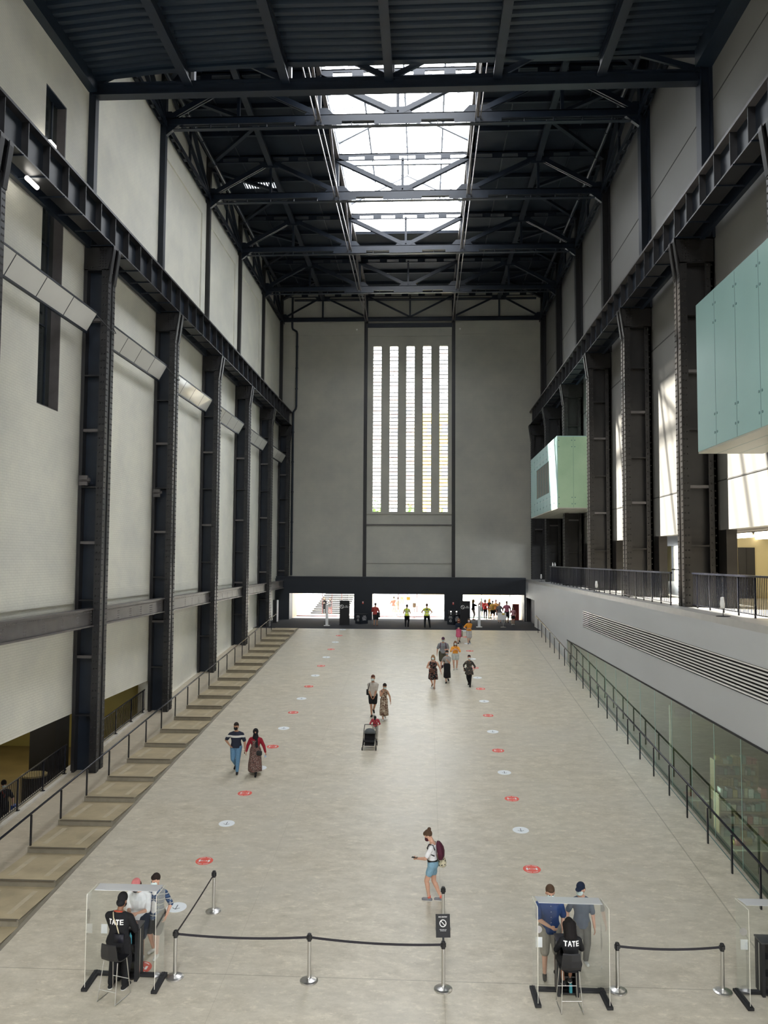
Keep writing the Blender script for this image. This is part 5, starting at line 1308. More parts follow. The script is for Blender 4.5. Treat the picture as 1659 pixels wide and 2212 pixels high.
def back_print(i, zc, size, m):
    """four block capitals laid on the back of the top"""
    UP = i['UP']; H = i['H']; w_ = i['w']
    def back(u, v):      # u across (as read from behind), v up, metres
        zq = (zc*H+v)/H; TR = i['TR']; k = 0
        while k < len(TR)-2 and TR[k+1][0] < zq: k += 1
        a, c = TR[k], TR[k+1]; q = max(0, min(1, (zq-a[0])/(c[0]-a[0]))); rx = (a[1]+(c[1]-a[1])*q)*w_+.012; ry = (a[2]+(c[2]-a[2])*q)*w_**.8+.010; cy = a[3]+(c[3]-a[3])*q
        xx = u/H; yy = cy-ry*math.sqrt(max(.05, 1-(xx/rx)**2)); return UP((xx, yy-.004, zq))
    b = MB(); s = size
    def bar(u0, v0, u1, v1, wd):
        n = 5; d = Vector((u1-u0, v1-v0)).normalized(); p = Vector((-d.y, d.x))*wd/2
        for k in range(n):
            a = Vector((u0, v0)).lerp(Vector((u1, v1)), k/n); c = Vector((u0, v0)).lerp(Vector((u1, v1)), (k+1)/n); q = []
            for off in (0, -.003/H):
                for pt in (a-p, c-p, c+p, a+p):
                    r = back(pt.x, pt.y); q.append(r+(i['Ml'] @ Vector((0, off*H, 0))))
            b.hexa(q[:4], q[4:])
    cw = s*.78; x0 = -2*cw+.04*s
    for k, ch in enumerate('TATE'):
        u = x0+k*cw; r = u+s*.66; m_ = (u+r)/2; t_ = .2*s
        if ch == 'T': bar(u, s*.4, r, s*.4, t_); bar(m_, -s*.5, m_, s*.4, t_)
        if ch == 'A': bar(u+.03*s, -s*.5, m_, s*.5, t_*.9); bar(r-.03*s, -s*.5, m_, s*.5, t_*.9); bar(u+s*.16, -s*.15, r-s*.16, -s*.15, t_*.7)
        if ch == 'E': bar(u+.1*s, -s*.5, u+.1*s, s*.5, t_); [bar(u+.1*s, v*s, r-.04*s, v*s, t_*.85) for v in (-.41, 0, .41)]
    b.build('lettering', m, i['top'])
def softbox(b, c, rx, ry, rz):
    q = lambda v: math.copysign(abs(v)**.45, v); rg = []
    for k in range(9):
        t_ = -PI/2*.96+PI*.96*k/8; z = rz*q(math.sin(t_)); s = abs(math.cos(t_))**.45
        rg.append([c+Vector((rx*s*q(math.cos(a)), ry*s*q(math.sin(a)), z)) for a in [2*PI*u/24+.01 for u in range(24)]])
    b.loft(rg)
def strap(i, pts, r=.014, m=None, name='strap'):
    b = MB(); b.path([i['UP'](q) for q in pts], r, 8); return b.build(name, m or cm('black strap', (.015,.015,.017)), i['t'], smooth=True)

K_black = cm('black cloth', (.012, .012, .014)); K_navy = cm('navy cloth', (.012, .018, .035)); K_hairb = cm('dark brown hair', (.022, .014, .011), scale=60); K_hairm = cm('brown hair', (.085, .05, .03), scale=60); K_blond = cm('fair hair', (.32, .20, .10), scale=60); K_shoe = cm('black shoe', (.015, .015, .016)); K_wshoe = cm('white trainer', (.66, .66, .63)); K_gshoe = cm('grey trainer', (.20, .20, .22)); K_sole = cm('white sole', (.75, .74, .70))
K_jean = cm('blue denim', (.12, .24, .38), scale=25); K_jeanl = cm('light blue denim', (.22, .38, .50), scale=25); K_white = cm('white cotton', (.78, .78, .80)); K_stone = cm('stone shorts', (.30, .27, .235)); K_slate = cm('slate tee', (.085, .105, .14)); K_gtr = cm('grey brown trousers', (.13, .125, .115))
V = .0095
# --- desk at the left
def ex(i):
    back_print(i, .735, .105, M_lt)
    strap(i, [(-.055, -.05, .828), (-.03, -.085, .78), (.02, -.092, .70), (.055, -.09, .60)], .011, cm('cream strap', (.62, .55, .38)))
    strap(i, [(-.05, -.04, .835), (0, -.055, .842), (.05, -.04, .835)], .012, cm('red lanyard', (.45, .06, .03)), 'lanyard')
s1 = person('person in black sweatshirt with white back print and beanie standing at left podium', -6.17, 16.60, 8, 1.80, 'brown', w=1.18, head=(22, 0), lean=4, feet=((-.075, -.01), (.085, .0)), hands=((-.05, .20, .60), (.12, .19, .60)), top=K_black, sleeve=1, hem=.47, bottom=K_black, shoes=K_shoe, sole=K_sole, hair=(K_black, 'beanie'), mask=M_maskb, vox=V, loose=1.15, extra=ex)
b = MB(); q = s1['UP']((.06, -.10, .575)); b.beam(q+Vector((0,0,-.07)), q+Vector((0,0,.08)), .2, .07, (0,1,0)); carried('shoulder_bag', b, cm('dark leather', (.02, .02, .028), rough=.4), 'small black shoulder bag on the back of the attendant at the left podium', 'bag', s1)
person('man in white shirt and pink cap with lowered head facing the left podium attendant', -6.12, 17.64, 184, 1.72, 'light', w=1.12, head=(25, 8), lean=6, feet=((-.06, .02), (.06, -.02)), hands=((-.06, .17, .62), (.03, .20, .63)), top=cm('white shirt', (.80, .80, .82)), sleeve=.62, hem=.47, bottom=K_navy, leg=.42, shoes=K_wshoe, hair=(cm('pink cap', (.62, .20, .20)), 'cap', K_hairm), mask=M_maskb, vox=V, loose=1.2)
plaid = bands('navy plaid', (.02, .045, .11), [(q*.11-.02, q*.11+.0, (.42, .42, .40)) for q in range(6, 15)]+[(q*.10-.012, q*.10+.004, (.36, .37, .36), 'X') for q in range(-3, 4)]+[(q*.11+.035, q*.11+.06, (.05, .10, .20)) for q in range(6, 15)])
def ex(i):
    b = MB(); b.rcone(i['UP']((.0, .055, .79)), i['UP']((.0, .066, .55)), .036*i['H'], .042*i['H'], flat=.5, fn=(0,1,0)); skin(b, 'undershirt', cm('white tee front', (.72, .70, .68)), i['t'], .01, 2)
person('person in open navy plaid shirt and black shorts beside the white shirted man', -5.79, 17.80, 192, 1.70, 'light', w=1.02, head=(14, 10), feet=((-.05, .06), (.06, -.05)), top=plaid, sleeve=.55, hem=.45, bottom=K_black, leg=.40, shoes=K_wshoe, hair=(K_hairb, 'short'), mask=M_mask, vox=V, loose=1.2, extra=ex)
# --- desk at the right
def ex(i): back_print(i, .75, .10, M_lt)
person('seated person in black jacket with white back print and long curly dark hair', 2.88, 16.55, -4, 1.66, 'brown', hip=(.0, -.04, .49), w=1.02, fem=True, head=(16, 0), lean=9, feet=((-.055, .14, .15), (.03, .16, .17)), hands=((-.09, .19, .60), (.09, .20, .60)), top=K_black, sleeve=1, hem=.44, bottom=K_black, leg=.55, shoes=cm('black canvas shoe', (.03, .03, .03)), sole=K_sole, hair=(cm('black curly hair', (.010, .008, .008), scale=60), 'curly'), vox=V, eyes=False, loose=1.25, extra=ex)
def ex(i):
    b = MB()
    for zq in (.79, .73, .67, .61, .55): b.ball(i['UP']((0, .085*i['w']**.8-.012*(zq > .76)+.004, zq)), .006, .004, .006, None, 8, 6)
    b.build('button', M_white, i['top'], smooth=True)
person('man in royal blue short sleeved shirt pointing down at the right podium', 2.63, 17.55, 178, 1.80, 'light', w=1.14, head=(20, -4), feet=((.06, -.02), (.07, .03)) and ((-.07, .02), (.075, .08)), hands=((-.14, .02, .50), (.03, .18, .60)), elbows=(None, (1, -.3, -.3)), top=cm('royal blue shirt', (.012, .045, .17)), sleeve=.42, hem=.47, bottom=K_stone, leg=.52, shoes=cm('dark slip on', (.045, .04, .035)), hair=(K_hairm, 'short'), mask=M_mask, vox=V, loose=1.18, extra=ex, curl=.7)
person('person in dark slate tee, grey trousers and navy cap by the right podium', 3.36, 17.92, 182, 1.68, 'light', w=.98, head=(10, 30), feet=((-.05, -.02), (.05, .04)), hands=((-.155, .03, .47), (.17, .04, .50)), top=K_slate, sleeve=.40, hem=.46, bottom=K_gtr, shoes=K_wshoe, hair=(cm('navy cap', (.012, .02, .045)), 'cap', K_hairm), mask=M_mask, vox=V, loose=1.15)
# --- woman with a phone
def ex(i):
    b = MB(); rg = []
    for zq in (.565, .592): rg.append([i['UP']((.092*math.cos(2*PI*k/20), .078*math.sin(2*PI*k/20), zq)) for k in range(20)])
    b.loft(rg); b.build('belt', cm('black belt', (.012,.012,.012), rough=.4), i['t'], smooth=True)
    for k in (0, 1):
        b = MB(); b.tube(i['AN'][k]-Vector((0,0,.01)), i['AN'][k]+Vector((0,0,.055)), .042, .038, 14); b.build('sock', cm('coral sock', (.75, .16, .12)), i['t'], smooth=True)
    for s in (-1, 1): strap(i, [(s*.075, -.055, .74), (s*.082, -.03, .81), (s*.08, .03, .82), (s*.085, .055, .77), (s*.09, .02, .69), (s*.085, -.05, .66)], .014)
pw = person('woman in white tee and denim shorts looking at a phone beside the sign post', .22, 20.40, -78, 1.70, 'light', fem=True, w=.98, head=(34, 0), lean=2, feet=((.0, .05, 0, 0, -4), (.03, -.12, .0, 6, 8)), hands=((-.07, .21, .60), (.155, -.02, .50)), elbows=(None, (.5, -1, 0)), top=K_white, sleeve=.36, hem=.575, neck=.80, bottom=K_jeanl, leg=.25, shoes=K_gshoe, sole=K_sole, hair=(K_hairm, 'bun'), mask=cm('maroon mask', (.055, .012, .02)), vox=.0085, loose=.94, extra=ex)
b = MB(); rg = []
for u, rx, ry, yc in ((.60, .06, .028, -.125), (.63, .085, .04, -.13), (.70, .09, .046, -.128), (.76, .082, .044, -.118), (.81, .06, .036, -.10), (.845, .03, .02, -.09)): rg.append([pw['UP']((rx*math.copysign(abs(math.cos(a))**.6, math.cos(a)), yc+ry*math.copysign(abs(math.sin(a))**.6, math.sin(a)), u)) for a in [2*PI*k/24 for k in range(24)]])
b.loft(rg); carried('backpack', b, cm('maroon nylon', (.075, .012, .03), rough=.6), 'maroon backpack worn by the woman with the phone', 'backpack', pw)
b = MB(); rg = []
for u, rx, ry in ((.465, .055, .03), (.48, .075, .045), (.54, .078, .048), (.60, .06, .03), (.655, .03, .012)): rg.append([pw['UP']((.075+rx*math.cos(a)*.7, -.125+ry*1.3*math.sin(a), u)) for a in [2*PI*k/20 for k in range(20)]])
b.loft(rg); carried('tote_bag', b, spots('cream print canvas', (.68, .62, .46), [(.02, .02, .03)], 22, .33), 'cream patterned tote bag hanging under the maroon backpack', 'bag', pw)
b = MB(); q = pw['HT'][0]+Vector((.01, .07, .012)); b.box(q.x-.037, q.x+.037, q.y-.075, q.y+.075, q.z, q.z+.010); carried('phone', b, K_shoe, 'dark phone held flat by the woman in denim shorts', 'phone', pw, smooth=False)
# --- couple at left centre
st = bands('striped tee', (.012, .016, .035), [(1.235, 1.305, (.75, .74, .70)), (1.262, 1.272, (.30, .27, .24))])
pc = person('man in navy tee with a white chest stripe and jeans walking at left', -6.72, 29.16, 178, 1.73, 'tan', w=1.08, head=(8, 4), feet=((-.045, .10), (.03, -.15, .02, 28)), hands=((-.19, .05, .485), (.13, .05, .56)), elbows=(None, (1, -.6, 0)), top=st, sleeve=.40, hem=.50, bottom=K_jean, shoes=K_shoe, hair=(K_hairb, 'short'), mask=M_maskb, vox=.010, loose=1.08)
b = MB(); q = pc['HT'][0]+Vector((0, .02, -.10)); b.box(q.x-.006, q.x+.006, q.y-.035, q.y+.035, q.z-.07, q.z+.07); carried('phone', b, K_shoe, 'dark phone in the hand of the striped tee man', 'phone', pc, smooth=False)
dot = spots('brown speckled dress cloth', (.085, .06, .055), [(.36, .29, .26), (.30, .12, .10)], 34, .36)
def ex(i):
    b = MB(); i2 = i['UP']; rg = []
    for zq, q in ((.50, .012), (.60, .010), (.70, .010), (.76, .010)):
        k = 0
        while k < len(i['TR'])-2 and i['TR'][k+1][0] < zq: k += 1
        a = i['TR'][k]; rg.append([i2(((a[1]*i['w']+q)*.80*math.cos(2*PI*n/24), (a[2]*i['w']+q+.020)*math.sin(2*PI*n/24), zq)) for n in range(24)])
    b.loft(rg); b.build('pinafore_bib', dot, i['t'], smooth=True)
ph = person('woman in black headscarf, red top and long speckled dress walking at left', -5.98, 28.96, 182, 1.58, 'tan', fem=True, w=1.16, head=(6, -10), feet=((-.04, .12), (.05, -.16, .02, 30)), hands=((-.235, .0, .475), (.20, .03, .50)), elbows=((-1, -.5, 0), None), top=cm('crimson top', (.28, .015, .03)), sleeve=.95, hem=.55, skirt=(dot, .62, .085, .155, .18), bottom=K_black, shoes=K_shoe, hair=(K_black, 'hijab'), mask=M_maskb, vox=.010, extra=ex)
b = MB(); softbox(b, Vector((-.18, .17, .78)), .10, .05, .085); carried('handbag', b, cm('black leather', (.02, .02, .022), rough=.4), 'black handbag hanging at the hip of the woman in the headscarf', 'bag', ph)
b = MB(); q = ph['HT'][0]+Vector((0, .02, -.10)); b.box(q.x-.03, q.x+.03, q.y-.02, q.y+.02, q.z-.06, q.z+.03); carried('tissue_pack', b, cm('pale blue pack', (.45, .55, .7)), 'pale blue pack in the hand of the woman in the headscarf', 'packet', ph, smooth=False)
# --- couple and child with a pushchair
def ex(i): strap(i, [(.11, -.02, .80), (.09, .05, .80), (.11, .065, .70), (.135, .05, .60)], .016)
p5 = person('tall man in beige shirt and black shorts walking with hands clasped', -2.30, 36.75, 176, 1.78, 'tan', w=1.0, head=(4, 14), feet=((-.02, -.17, .02, 28), (.03, .10)), hands=((-.03, .12, .47), (.05, .11, .50)), top=cm('beige shirt', (.50, .46, .41)), sleeve=.42, hem=.49, bottom=K_black, leg=.38, shoes=K_shoe, hair=(cm('reddish hair', (.10, .035, .025)), 'short'), mask=M_mask, vox=.011, loose=1.12, extra=ex)
b = MB(); softbox(b, p5['UP']((.14, -.04, .575)), .05, .12, .13); carried('messenger_bag', b, K_black, 'dark bag at the right hip of the man in the beige shirt', 'bag', p5)
leaf = spots('beige leaf print', (.30, .23, .17), [(.52, .45, .36), (.09, .04, .03)], 9, .38)
person('woman in sleeveless beige leaf print dress with a hand at her mouth', -1.77, 36.05, 172, 1.60, 'tan', fem=True, w=.95, head=(28, -24), feet=((-.04, -.15, .02, 26), (.03, .09)), hands=((-.18, .03, .50), (.02, .10, .79)), elbows=(None, (.7, .3, -1)), top=leaf, bare=True, hem=.55, neck=.80, skirt=(leaf, .62, .13, .125, .165), shoes=K_wshoe, hair=(K_hairb, 'short'), mask=M_mask, vox=.011)
pch = person('small child in red patterned top and grey trousers pushing the pushchair', -1.98, 33.35, 180, 1.02, 'tan', w=1.12, head=(38, 0), lean=24, feet=((-.07, -.05), (.07, .06)), hands=((-.13, .25, .58), (.15, .25, .58)), top=spots('red print', (.42, .03, .05), [(.65, .30, .32), (.05, .01, .02)], 26, .33), sleeve=.85, hem=.50, bottom=cm('light grey trousers', (.40, .38, .35)), shoes=K_wshoe, hair=(K_black, 'cap', K_hairb), mask=M_mask, vox=.011)
# pushchair
t = thing('pushchair', 'grey and black pushchair with a folded hood pushed by the child', 'pushchair', (-2.13, 32.15, floor_z(32.15)), math.radians(180), kind='thing')
t.rotation_euler = (math.radians(-4.7), 0, math.radians(180)); t.scale = (1.12, .92, .80)
for sx in (-1, 1):
    for yy, r in ((.36, .075), (-.36, .10)):
        b = MB(); b.tube((sx*.24-.015, yy, r), (sx*.24+.015, yy, r), r, n=20); b.build('wheel', K_shoe, t)
    b = MB(); b.path([(sx*.23, .36, .12), (sx*.22, .1, .40), (sx*.21, -.25, .80), (sx*.2, -.5, .98)], .013, 8); b.path([(sx*.23, -.36, .12), (sx*.22, -.1, .40), (sx*.21, .12, .52)], .012, 8); b.build('frame_side', K_shoe, t, smooth=True)
b = MB(); b.tube((-.2, -.5, .98), (.2, -.5, .98), .016); b.build('handle', K_shoe, t, smooth=True)
b = MB(); b.loft([[Vector((sx*.19, yy, zz)) for sx, yy, zz in ((-1, y0, z0), (1, y0, z0), (1, y1, z1), (-1, y1, z1))] for y0, z0, y1, z1 in ((.28, .36, .28, .40), (.05, .36, .05, .41), (-.12, .42, -.06, .46), (-.27, .74, -.21, .76))]); b.build('seat', K_black, t)
b = MB(); rg = []
for k in range(7):
    a = math.radians(20+k*16); rg.append([Vector((.2*math.cos(PI*u/10), -.1+.27*math.cos(a)*math.sin(PI*u/10)*.9-.05, .62+.29*math.sin(a)*math.sin(PI*u/10)**.6)) for u in range(11)])
b.loft(rg, cap=False); o = b.build('hood', cm('grey hood cloth', (.10, .11, .115)), t, smooth=True); m_ = o.modifiers.new('thick', 'SOLIDIFY'); m_.thickness = .012
b = MB(); b.box(-.17, .17, -.22, .2, .17, .27); b.build('basket', K_black, t)
# --- group on the right
fl1 = spots('black floral cloth', (.015, .013, .015), [(.42, .14, .11), (.24, .22, .20)], 13, .3)
pf = person('woman in black floral sleeveless dress with brown bag walking at front of the group', .45, 42.0, 184, 1.66, 'light', fem=True, w=1.2, head=(2, 6), feet=((-.04, .08), (.03, -.13, .02, 26)), hands=((-.24, .0, .50), (.12, .12, .62)), top=fl1, bare=True, hem=.52, neck=.80, skirt=(fl1, .62, .27, .15, .16), shoes=cm('sandal', (.35, .22, .16)), hair=(K_blond, 'bob'), mask=M_mask, vox=.013)
b = MB(); softbox(b, pf['UP']((.02, .11, .54)), .12, .06, .10); carried('brown_bag', b, cm('brown leather', (.10, .05, .035), rough=.5), 'brown bag slung in front of the floral dress woman', 'bag', pf)
def ex(i):
    for s in (-1, 1): strap(i, [(s*.085, -.05, .77), (s*.085, -.01, .83), (s*.085, .055, .80), (s*.09, .07, .70), (s*.10, .02, .62)], .02, cm('maroon strap', (.09, .02, .06)))
pg = person('stout man in grey tee and olive shorts with rucksack straps in the group', 1.07, 46.7, 182, 1.73, 'light', w=1.2, head=(0, 4), feet=((-.02, -.12, .02, 24), (.06, .08)), hands=((-.10, .13, .62), (.20, .03, .48)), top=cm('grey tee', (.22, .23, .25)), sleeve=.36, hem=.49, bottom=cm('olive shorts', (.07, .065, .045)), leg=.5, shoes=K_gshoe, hair=(cm('purple cap', (.06, .02, .05)), 'cap', K_hairm), mask=M_mask, vox=.013, loose=1.15, extra=ex)
b = MB(); softbox(b, pg['UP']((0, -.13, .70)), .15, .09, .24); carried('rucksack', b, cm('maroon rucksack', (.08, .02, .05)), 'dark rucksack on the back of the stout man in grey', 'backpack', pg)
pk = person('woman in grey top and long black skirt in the middle of the group', 1.20, 43.25, 180, 1.66, 'light', fem=True, w=.95, head=(6, 4), feet=((-.04, -.13, .02, 24), (.03, .10)), hands=((-.02, .13, .70), (.19, .02, .50)), top=cm('light grey top', (.36, .35, .34)), sleeve=.30, hem=.57, skirt=(K_black, .61, .155, .115, .16), shoes=K_shoe, sole=K_sole, hair=(K_hairb, 'short'), mask=cm('grey mask', (.30, .33, .36)), vox=.013)
b = MB(); softbox(b, pk['UP']((.15, .0, .50)), .045, .09, .07); carried('shoulder_bag', b, cm('dark red bag', (.05, .015, .02)), 'small dark red bag at the hip of the black skirt woman', 'bag', pk)
person('woman in orange top and pale denim shorts with hands raised in the group', 1.75, 46.4, 180, 1.58, 'light', fem=True, w=1.12, head=(4, 0), feet=((-.05, -.02), (.05, .04)), hands=((-.035, .14, .72), (.035, .14, .72)), elbows=((-1, -.2, -.6), (1, -.2, -.6)), top=cm('orange top', (.80, .34, .05)), sleeve=.62, hem=.57, bottom=cm('pale denim', (.52, .55, .53)), leg=.26, shoes=K_wshoe, hair=(cm('copper hair', (.18, .08, .04)), 'long'), mask=M_mask, vox=.013, loose=1.15)
fl2 = spots('dark spotted dress cloth', (.06, .055, .05), [(.32, .22, .15)], 12, .24)
pd = person('woman in dark spotted tunic and black leggings at right of the group', 2.32, 42.5, 186, 1.58, 'light', fem=True, w=1.0, head=(2, -14), feet=((-.03, .10), (.02, -.11, .02, 26)), hands=((-.16, .08, .56), (.17, .0, .56)), top=fl2, sleeve=.8, hem=.52, skirt=(fl2, .62, .38, .14, .13), bottom=K_black, shoes=K_shoe, hair=(cm('dark beret hair', (.03, .012, .014)), 'short'), mask=M_mask, vox=.013)
b = MB(); softbox(b, pd['UP']((.15, -.02, .53)), .05, .10, .09); carried('shoulder_bag', b, K_black, 'black bag at the side of the spotted tunic woman', 'bag', pd)
pp = person('woman in navy jacket and pink skirt walking before the right donation cube', 2.28, 54.4, 182, 1.62, 'light', fem=True, w=1.0, head=(8, 0), feet=((-.03, -.13, .02, 26), (.02, .09)), hands=((-.03, .14, .63), (.05, .14, .63)), top=K_navy, sleeve=.95, hem=.54, skirt=(cm('pink skirt', (.62, .12, .22)), .60, .26, .12, .155), shoes=K_shoe, hair=(cm('auburn hair', (.14, .06, .03)), 'long'), mask=cm('dark red mask', (.12, .02, .02)), vox=.015)
b = MB(); b.box(-.27, -.20, -.12, .14, .45, .82); carried('tote_bag', b, cm('olive canvas', (.27, .26, .18)), 'olive tote bag hanging from the shoulder of the pink skirt woman', 'bag', pp, smooth=False)
person('woman in orange tee and pale grey shorts walking before the right doorway', 2.95, 54.3, 180, 1.63, 'light', fem=True, w=1.02, head=(2, 6), feet=((-.03, -.13, .02, 26), (.03, .08)), hands=((.02, .16, .62), (.16, .16, .63)), top=cm('amber tee', (.68, .27, .03)), sleeve=.4, hem=.52, bottom=cm('pale grey shorts', (.45, .44, .44)), leg=.5, shoes=K_gshoe, hair=(K_hairm, 'bob'), mask=cm('lilac mask', (.6, .58, .68)), vox=.015, loose=1.12)
# --- staff and visitors on the carpet
hiv = bands('yellow safety vest', (.70, .80, .03), [(1.02, 1.07, (.75, .76, .70)), (1.18, 1.23, (.75, .76, .70)), (-.13, -.09, (.75, .76, .70), 'X'), (.09, .13, (.75, .76, .70), 'X')])
def ex(i):
    b = MB(); b.box(-.11, .11, -.145*i['H']*.6-.005, -.145*i['H']*.6, .76*i['H'], .80*i['H']); b.build('back_label', cm('blue label', (.05, .08, .16)), i['top'])
person('guard with dark ponytail in yellow safety vest on the carpet', -1.33, 61.9, 8, 1.68, 'light', fem=True, w=1.05, head=(0, 10), feet=((-.06, 0), (.05, .02)), hands=((-.10, .12, .60), (.10, .13, .60)), top=hiv, sleeve=.05, hem=.49, bottom=K_black, shoes=K_shoe, hair=(K_hairb, 'tail'), vox=.016, eyes=False, loose=1.15)
person('guard with hands on hips in yellow safety vest on the carpet', .18, 61.35, 2, 1.78, 'light', w=1.08, head=(0, 0), feet=((-.085, 0), (.13, .0)), hands=((-.12, .06, .57), (.13, .0, .56)), elbows=((-1, -.4, 0), (1, -.5, 0)), top=hiv, sleeve=.05, hem=.50, bottom=K_black, shoes=K_shoe, hair=(K_hairm, 'short'), vox=.016, eyes=False, extra=ex, loose=1.1)
pr_ = person('man in coral red shirt and grey shorts before the middle doorway', -3.80, 62.9, 15, 1.72, 'tan', w=1.1, head=(8, 0), feet=((-.05, 0), (.06, .05)), hands=((-.08, .15, .62), (.12, .14, .60)), top=cm('coral shirt', (.42, .07, .06)), sleeve=.45, hem=.49, bottom=cm('charcoal shorts', (.06, .06, .06)), leg=.5, shoes=cm('tan shoe', (.3, .15, .1)), hair=(K_hairb, 'short'), vox=.016, eyes=False, loose=1.1)
b = MB(); b.box(.20, .34, -.15, .2, .62, 1.02); carried('dark_bag', b, K_black, 'dark bag at the right side of the coral shirt man', 'bag', pr_, smooth=False)
VF = .022
person('man in rust shirt and grey shorts outside the middle glass doors', -2.80, 74.6, 10, 1.70, 'tan', z=0, w=1.1, top=cm('rust shirt', (.25, .09, .06)), sleeve=.45, bottom=cm('grey shorts', (.2, .19, .19)), leg=.48, shoes=cm('tan shoe', (.3, .15, .1)), hair=(K_hairb, 'short'), vox=VF, eyes=False)
person('person in stone tunic and dark cap outside the middle glass doors', -2.42, 74.5, -8, 1.64, 'tan', z=0, fem=True, w=1.1, feet=((-.05, 0), (.10, -.06)), top=cm('stone tunic', (.40, .35, .24)), sleeve=.6, hem=.40, bottom=cm('stone shorts b', (.36, .32, .24)), leg=.4, shoes=K_shoe, hair=(K_hairb, 'cap', K_hairb), vox=VF, eyes=False)
person('woman in pink top and orange leggings on the raised terrace outside', -2.22, 80.2, 172, 1.62, 'light', z=.62, fem=True, top=cm('pink top', (.6, .2, .35)), sleeve=.4, bottom=cm('orange leggings', (.75, .28, .08)), shoes=K_wshoe, hair=(K_hairm, 'long'), vox=VF, eyes=False)
person('woman in dark jacket standing left behind the left glass doors', -9.16, 74.2, 176, 1.64, 'light', z=0, fem=True, hands=((-.04, .14, .66), (.05, .14, .66)), top=K_black, sleeve=1, hem=.46, bottom=K_black, leg=.9, shoes=K_shoe, hair=(K_hairb, 'long'), vox=VF, eyes=False)
person('woman in grey tunic with folded arms right behind the left glass doors', -8.62, 74.2, 184, 1.60, 'light', z=0, fem=True, hands=((-.03, .13, .68), (.04, .13, .66)), top=cm('charcoal tunic', (.10, .10, .11)), sleeve=1, hem=.42, bottom=cm('dusty leggings', (.25, .14, .14)), shoes=K_shoe, hair=(K_hairb, 'long'), vox=VF, eyes=False)
person('person in blue jeans high on the outdoor stair beyond the left doors', -9.05, 79.3, 178, 1.72, 'light', z=2.21, top=K_navy, sleeve=.6, bottom=cm('bright denim', (.10, .28, .55)), shoes=K_shoe, hair=(K_hairb, 'short'), vox=VF, eyes=False)
person('person in black top and long ochre hair photographing at left of the doorway crowd', 4.15, 69.7, 98, 1.72, 'light', fem=True, w=1.15, z=0, hands=((-.03, .24, .76), (.05, .24, .76)), top=K_black, sleeve=.5, bottom=cm('taupe trousers', (.22, .18, .15)), leg=.85, shoes=cm('tan boot', (.3, .16, .08)), hair=(cm('ochre hair', (.35, .22, .06)), 'long'), vox=VF, eyes=False)
person('person in black shorts and top at the rear of the doorway crowd', 5.05, 72.9, 190, 1.66, 'light', fem=True, z=0, top=K_black, sleeve=.4, bottom=K_black, leg=.35, shoes=K_shoe, hair=(K_hairb, 'long'), vox=VF, eyes=False)
person('person in red top and black trousers in the doorway crowd', 5.25, 70.8, 170, 1.68, 'light', fem=True, z=0, hands=((-.05, .15, .72), (.05, .15, .70)), top=cm('bright red top', (.55, .04, .04)), sleeve=.8, bottom=K_black, shoes=K_wshoe, hair=(K_hairb, 'bob'), vox=VF, eyes=False)
person('fair haired person in black top and khaki trousers in the doorway crowd', 5.66, 71.5, 150, 1.72, 'light', z=0, top=K_black, sleeve=.5, bottom=cm('khaki trousers', (.32, .25, .12)), shoes=K_shoe, hair=(cm('yellow hair', (.45, .34, .06)), 'long'), vox=VF, eyes=False)
person('person in mustard tee and black shorts with a hand raised in the doorway crowd', 5.88, 70.7, 185, 1.58, 'tan', z=0, hands=((-.12, .10, .78), (.10, .14, .66)), top=cm('mustard tee', (.55, .36, .08)), sleeve=.45, bottom=K_black, leg=.4, shoes=cm('tan shoe', (.3, .15, .1)), hair=(K_hairb, 'short'), vox=VF, eyes=False)
person('person in orange shirt with arms up in the doorway crowd', 6.18, 70.9, 200, 1.66, 'tan', z=0, hands=((-.10, .14, .72), (.13, .12, .66)), top=cm('tangerine shirt', (.62, .30, .12)), sleeve=.6, bottom=cm('black trousers b', (.02, .02, .02)), leg=.6, shoes=K_shoe, hair=(cm('plum hair', (.08, .03, .06)), 'bun'), vox=VF, eyes=False)
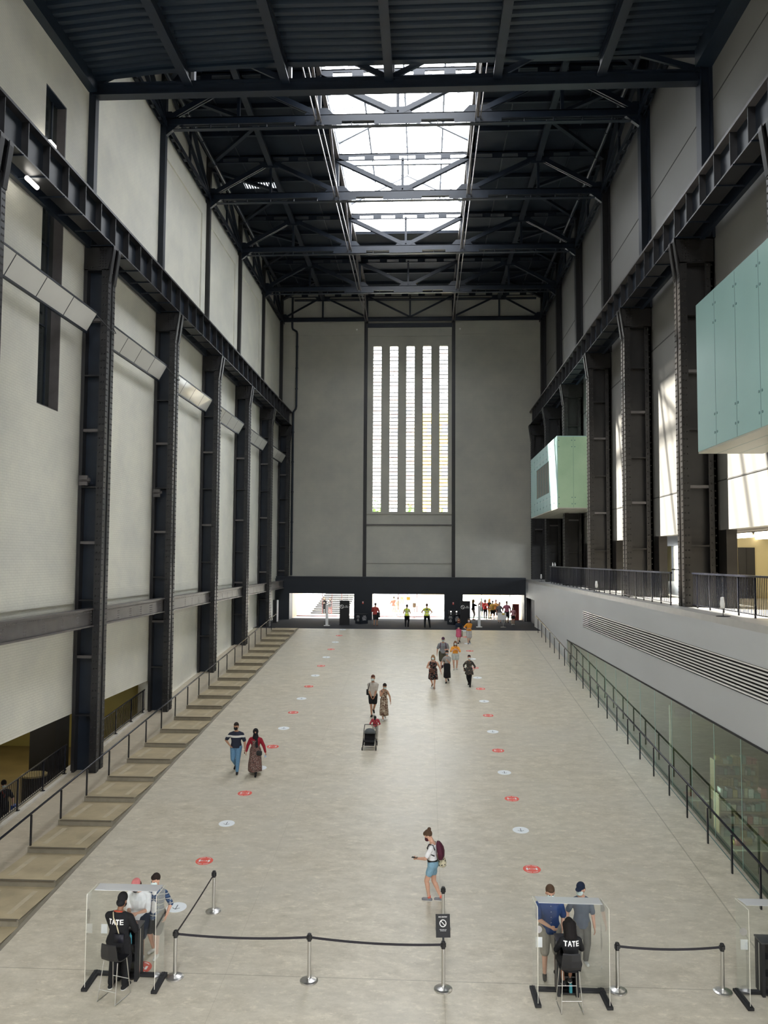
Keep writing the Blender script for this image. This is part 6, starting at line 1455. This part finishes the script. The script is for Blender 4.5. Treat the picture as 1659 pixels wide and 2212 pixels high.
person('person in grey print top with rucksack stepping onto the carpet from the right doorway', 6.12, 66.9, 180, 1.66, 'light', fem=True, z=0, feet=((-.04, .06), (.04, -.06)), top=spots('grey print cloth', (.16, .16, .18), [(.5, .5, .52)], 20, .3), sleeve=.5, bottom=K_black, leg=.36, shoes=K_shoe, hair=(K_hairb, 'short'), vox=VF, eyes=False)
person('man in pink tee and dark shorts walking in from the right doorway', 6.72, 67.0, 180, 1.74, 'brown', z=0, w=1.08, feet=((-.05, .06), (.05, -.07)), top=cm('rose tee', (.52, .17, .24)), sleeve=.4, bottom=K_black, leg=.5, shoes=K_shoe, hair=(K_hairb, 'short'), vox=VF, eyes=False, loose=1.1)
person('child in pale pink tee and black skirt walking in beside the pink tee man', 7.0, 64.9, 182, 1.42, 'light', fem=True, z=0, feet=((-.05, -.05), (.05, .05)), top=cm('pale pink tee', (.60, .30, .33)), sleeve=.45, bottom=K_black, leg=.32, shoes=K_wshoe, hair=(K_hairm, 'long'), vox=VF, eyes=False)
# --- attendant behind the lower left balustrade
def ex(i): strap(i, [(-.04, .045, .82), (-.02, .075, .76), (0, .085, .68), (.02, .075, .76), (.04, .045, .82)], .010, cm('red lanyard', (.45, .06, .03)), 'lanyard')
person('attendant in black with a pale mask and dark hat behind the nearest left balustrade', -13.62, 26.1, 138, 1.60, 'light', z=-3.75, w=1.05, head=(10, 0), hands=((-.16, .12, .56), (.16, .03, .50)), top=K_black, sleeve=.42, hem=.46, bottom=K_black, shoes=K_shoe, hair=(K_black, 'beanie'), mask=cm('light blue mask', (.50, .65, .76)), vox=.012, extra=ex, loose=1.1)

# ------------------------------------------------------------------ lettering curves become meshes
bpy.context.view_layer.update()
dg = bpy.context.evaluated_depsgraph_get()
for o in [q for q in bpy.data.objects if q.type == 'FONT']:
    me = bpy.data.meshes.new_from_object(o.evaluated_get(dg)); nm = o.name
    n = bpy.data.objects.new('lettering', me); COL.objects.link(n); n.parent = o.parent; n.matrix_local = o.matrix_local.copy()
    bpy.data.objects.remove(o)
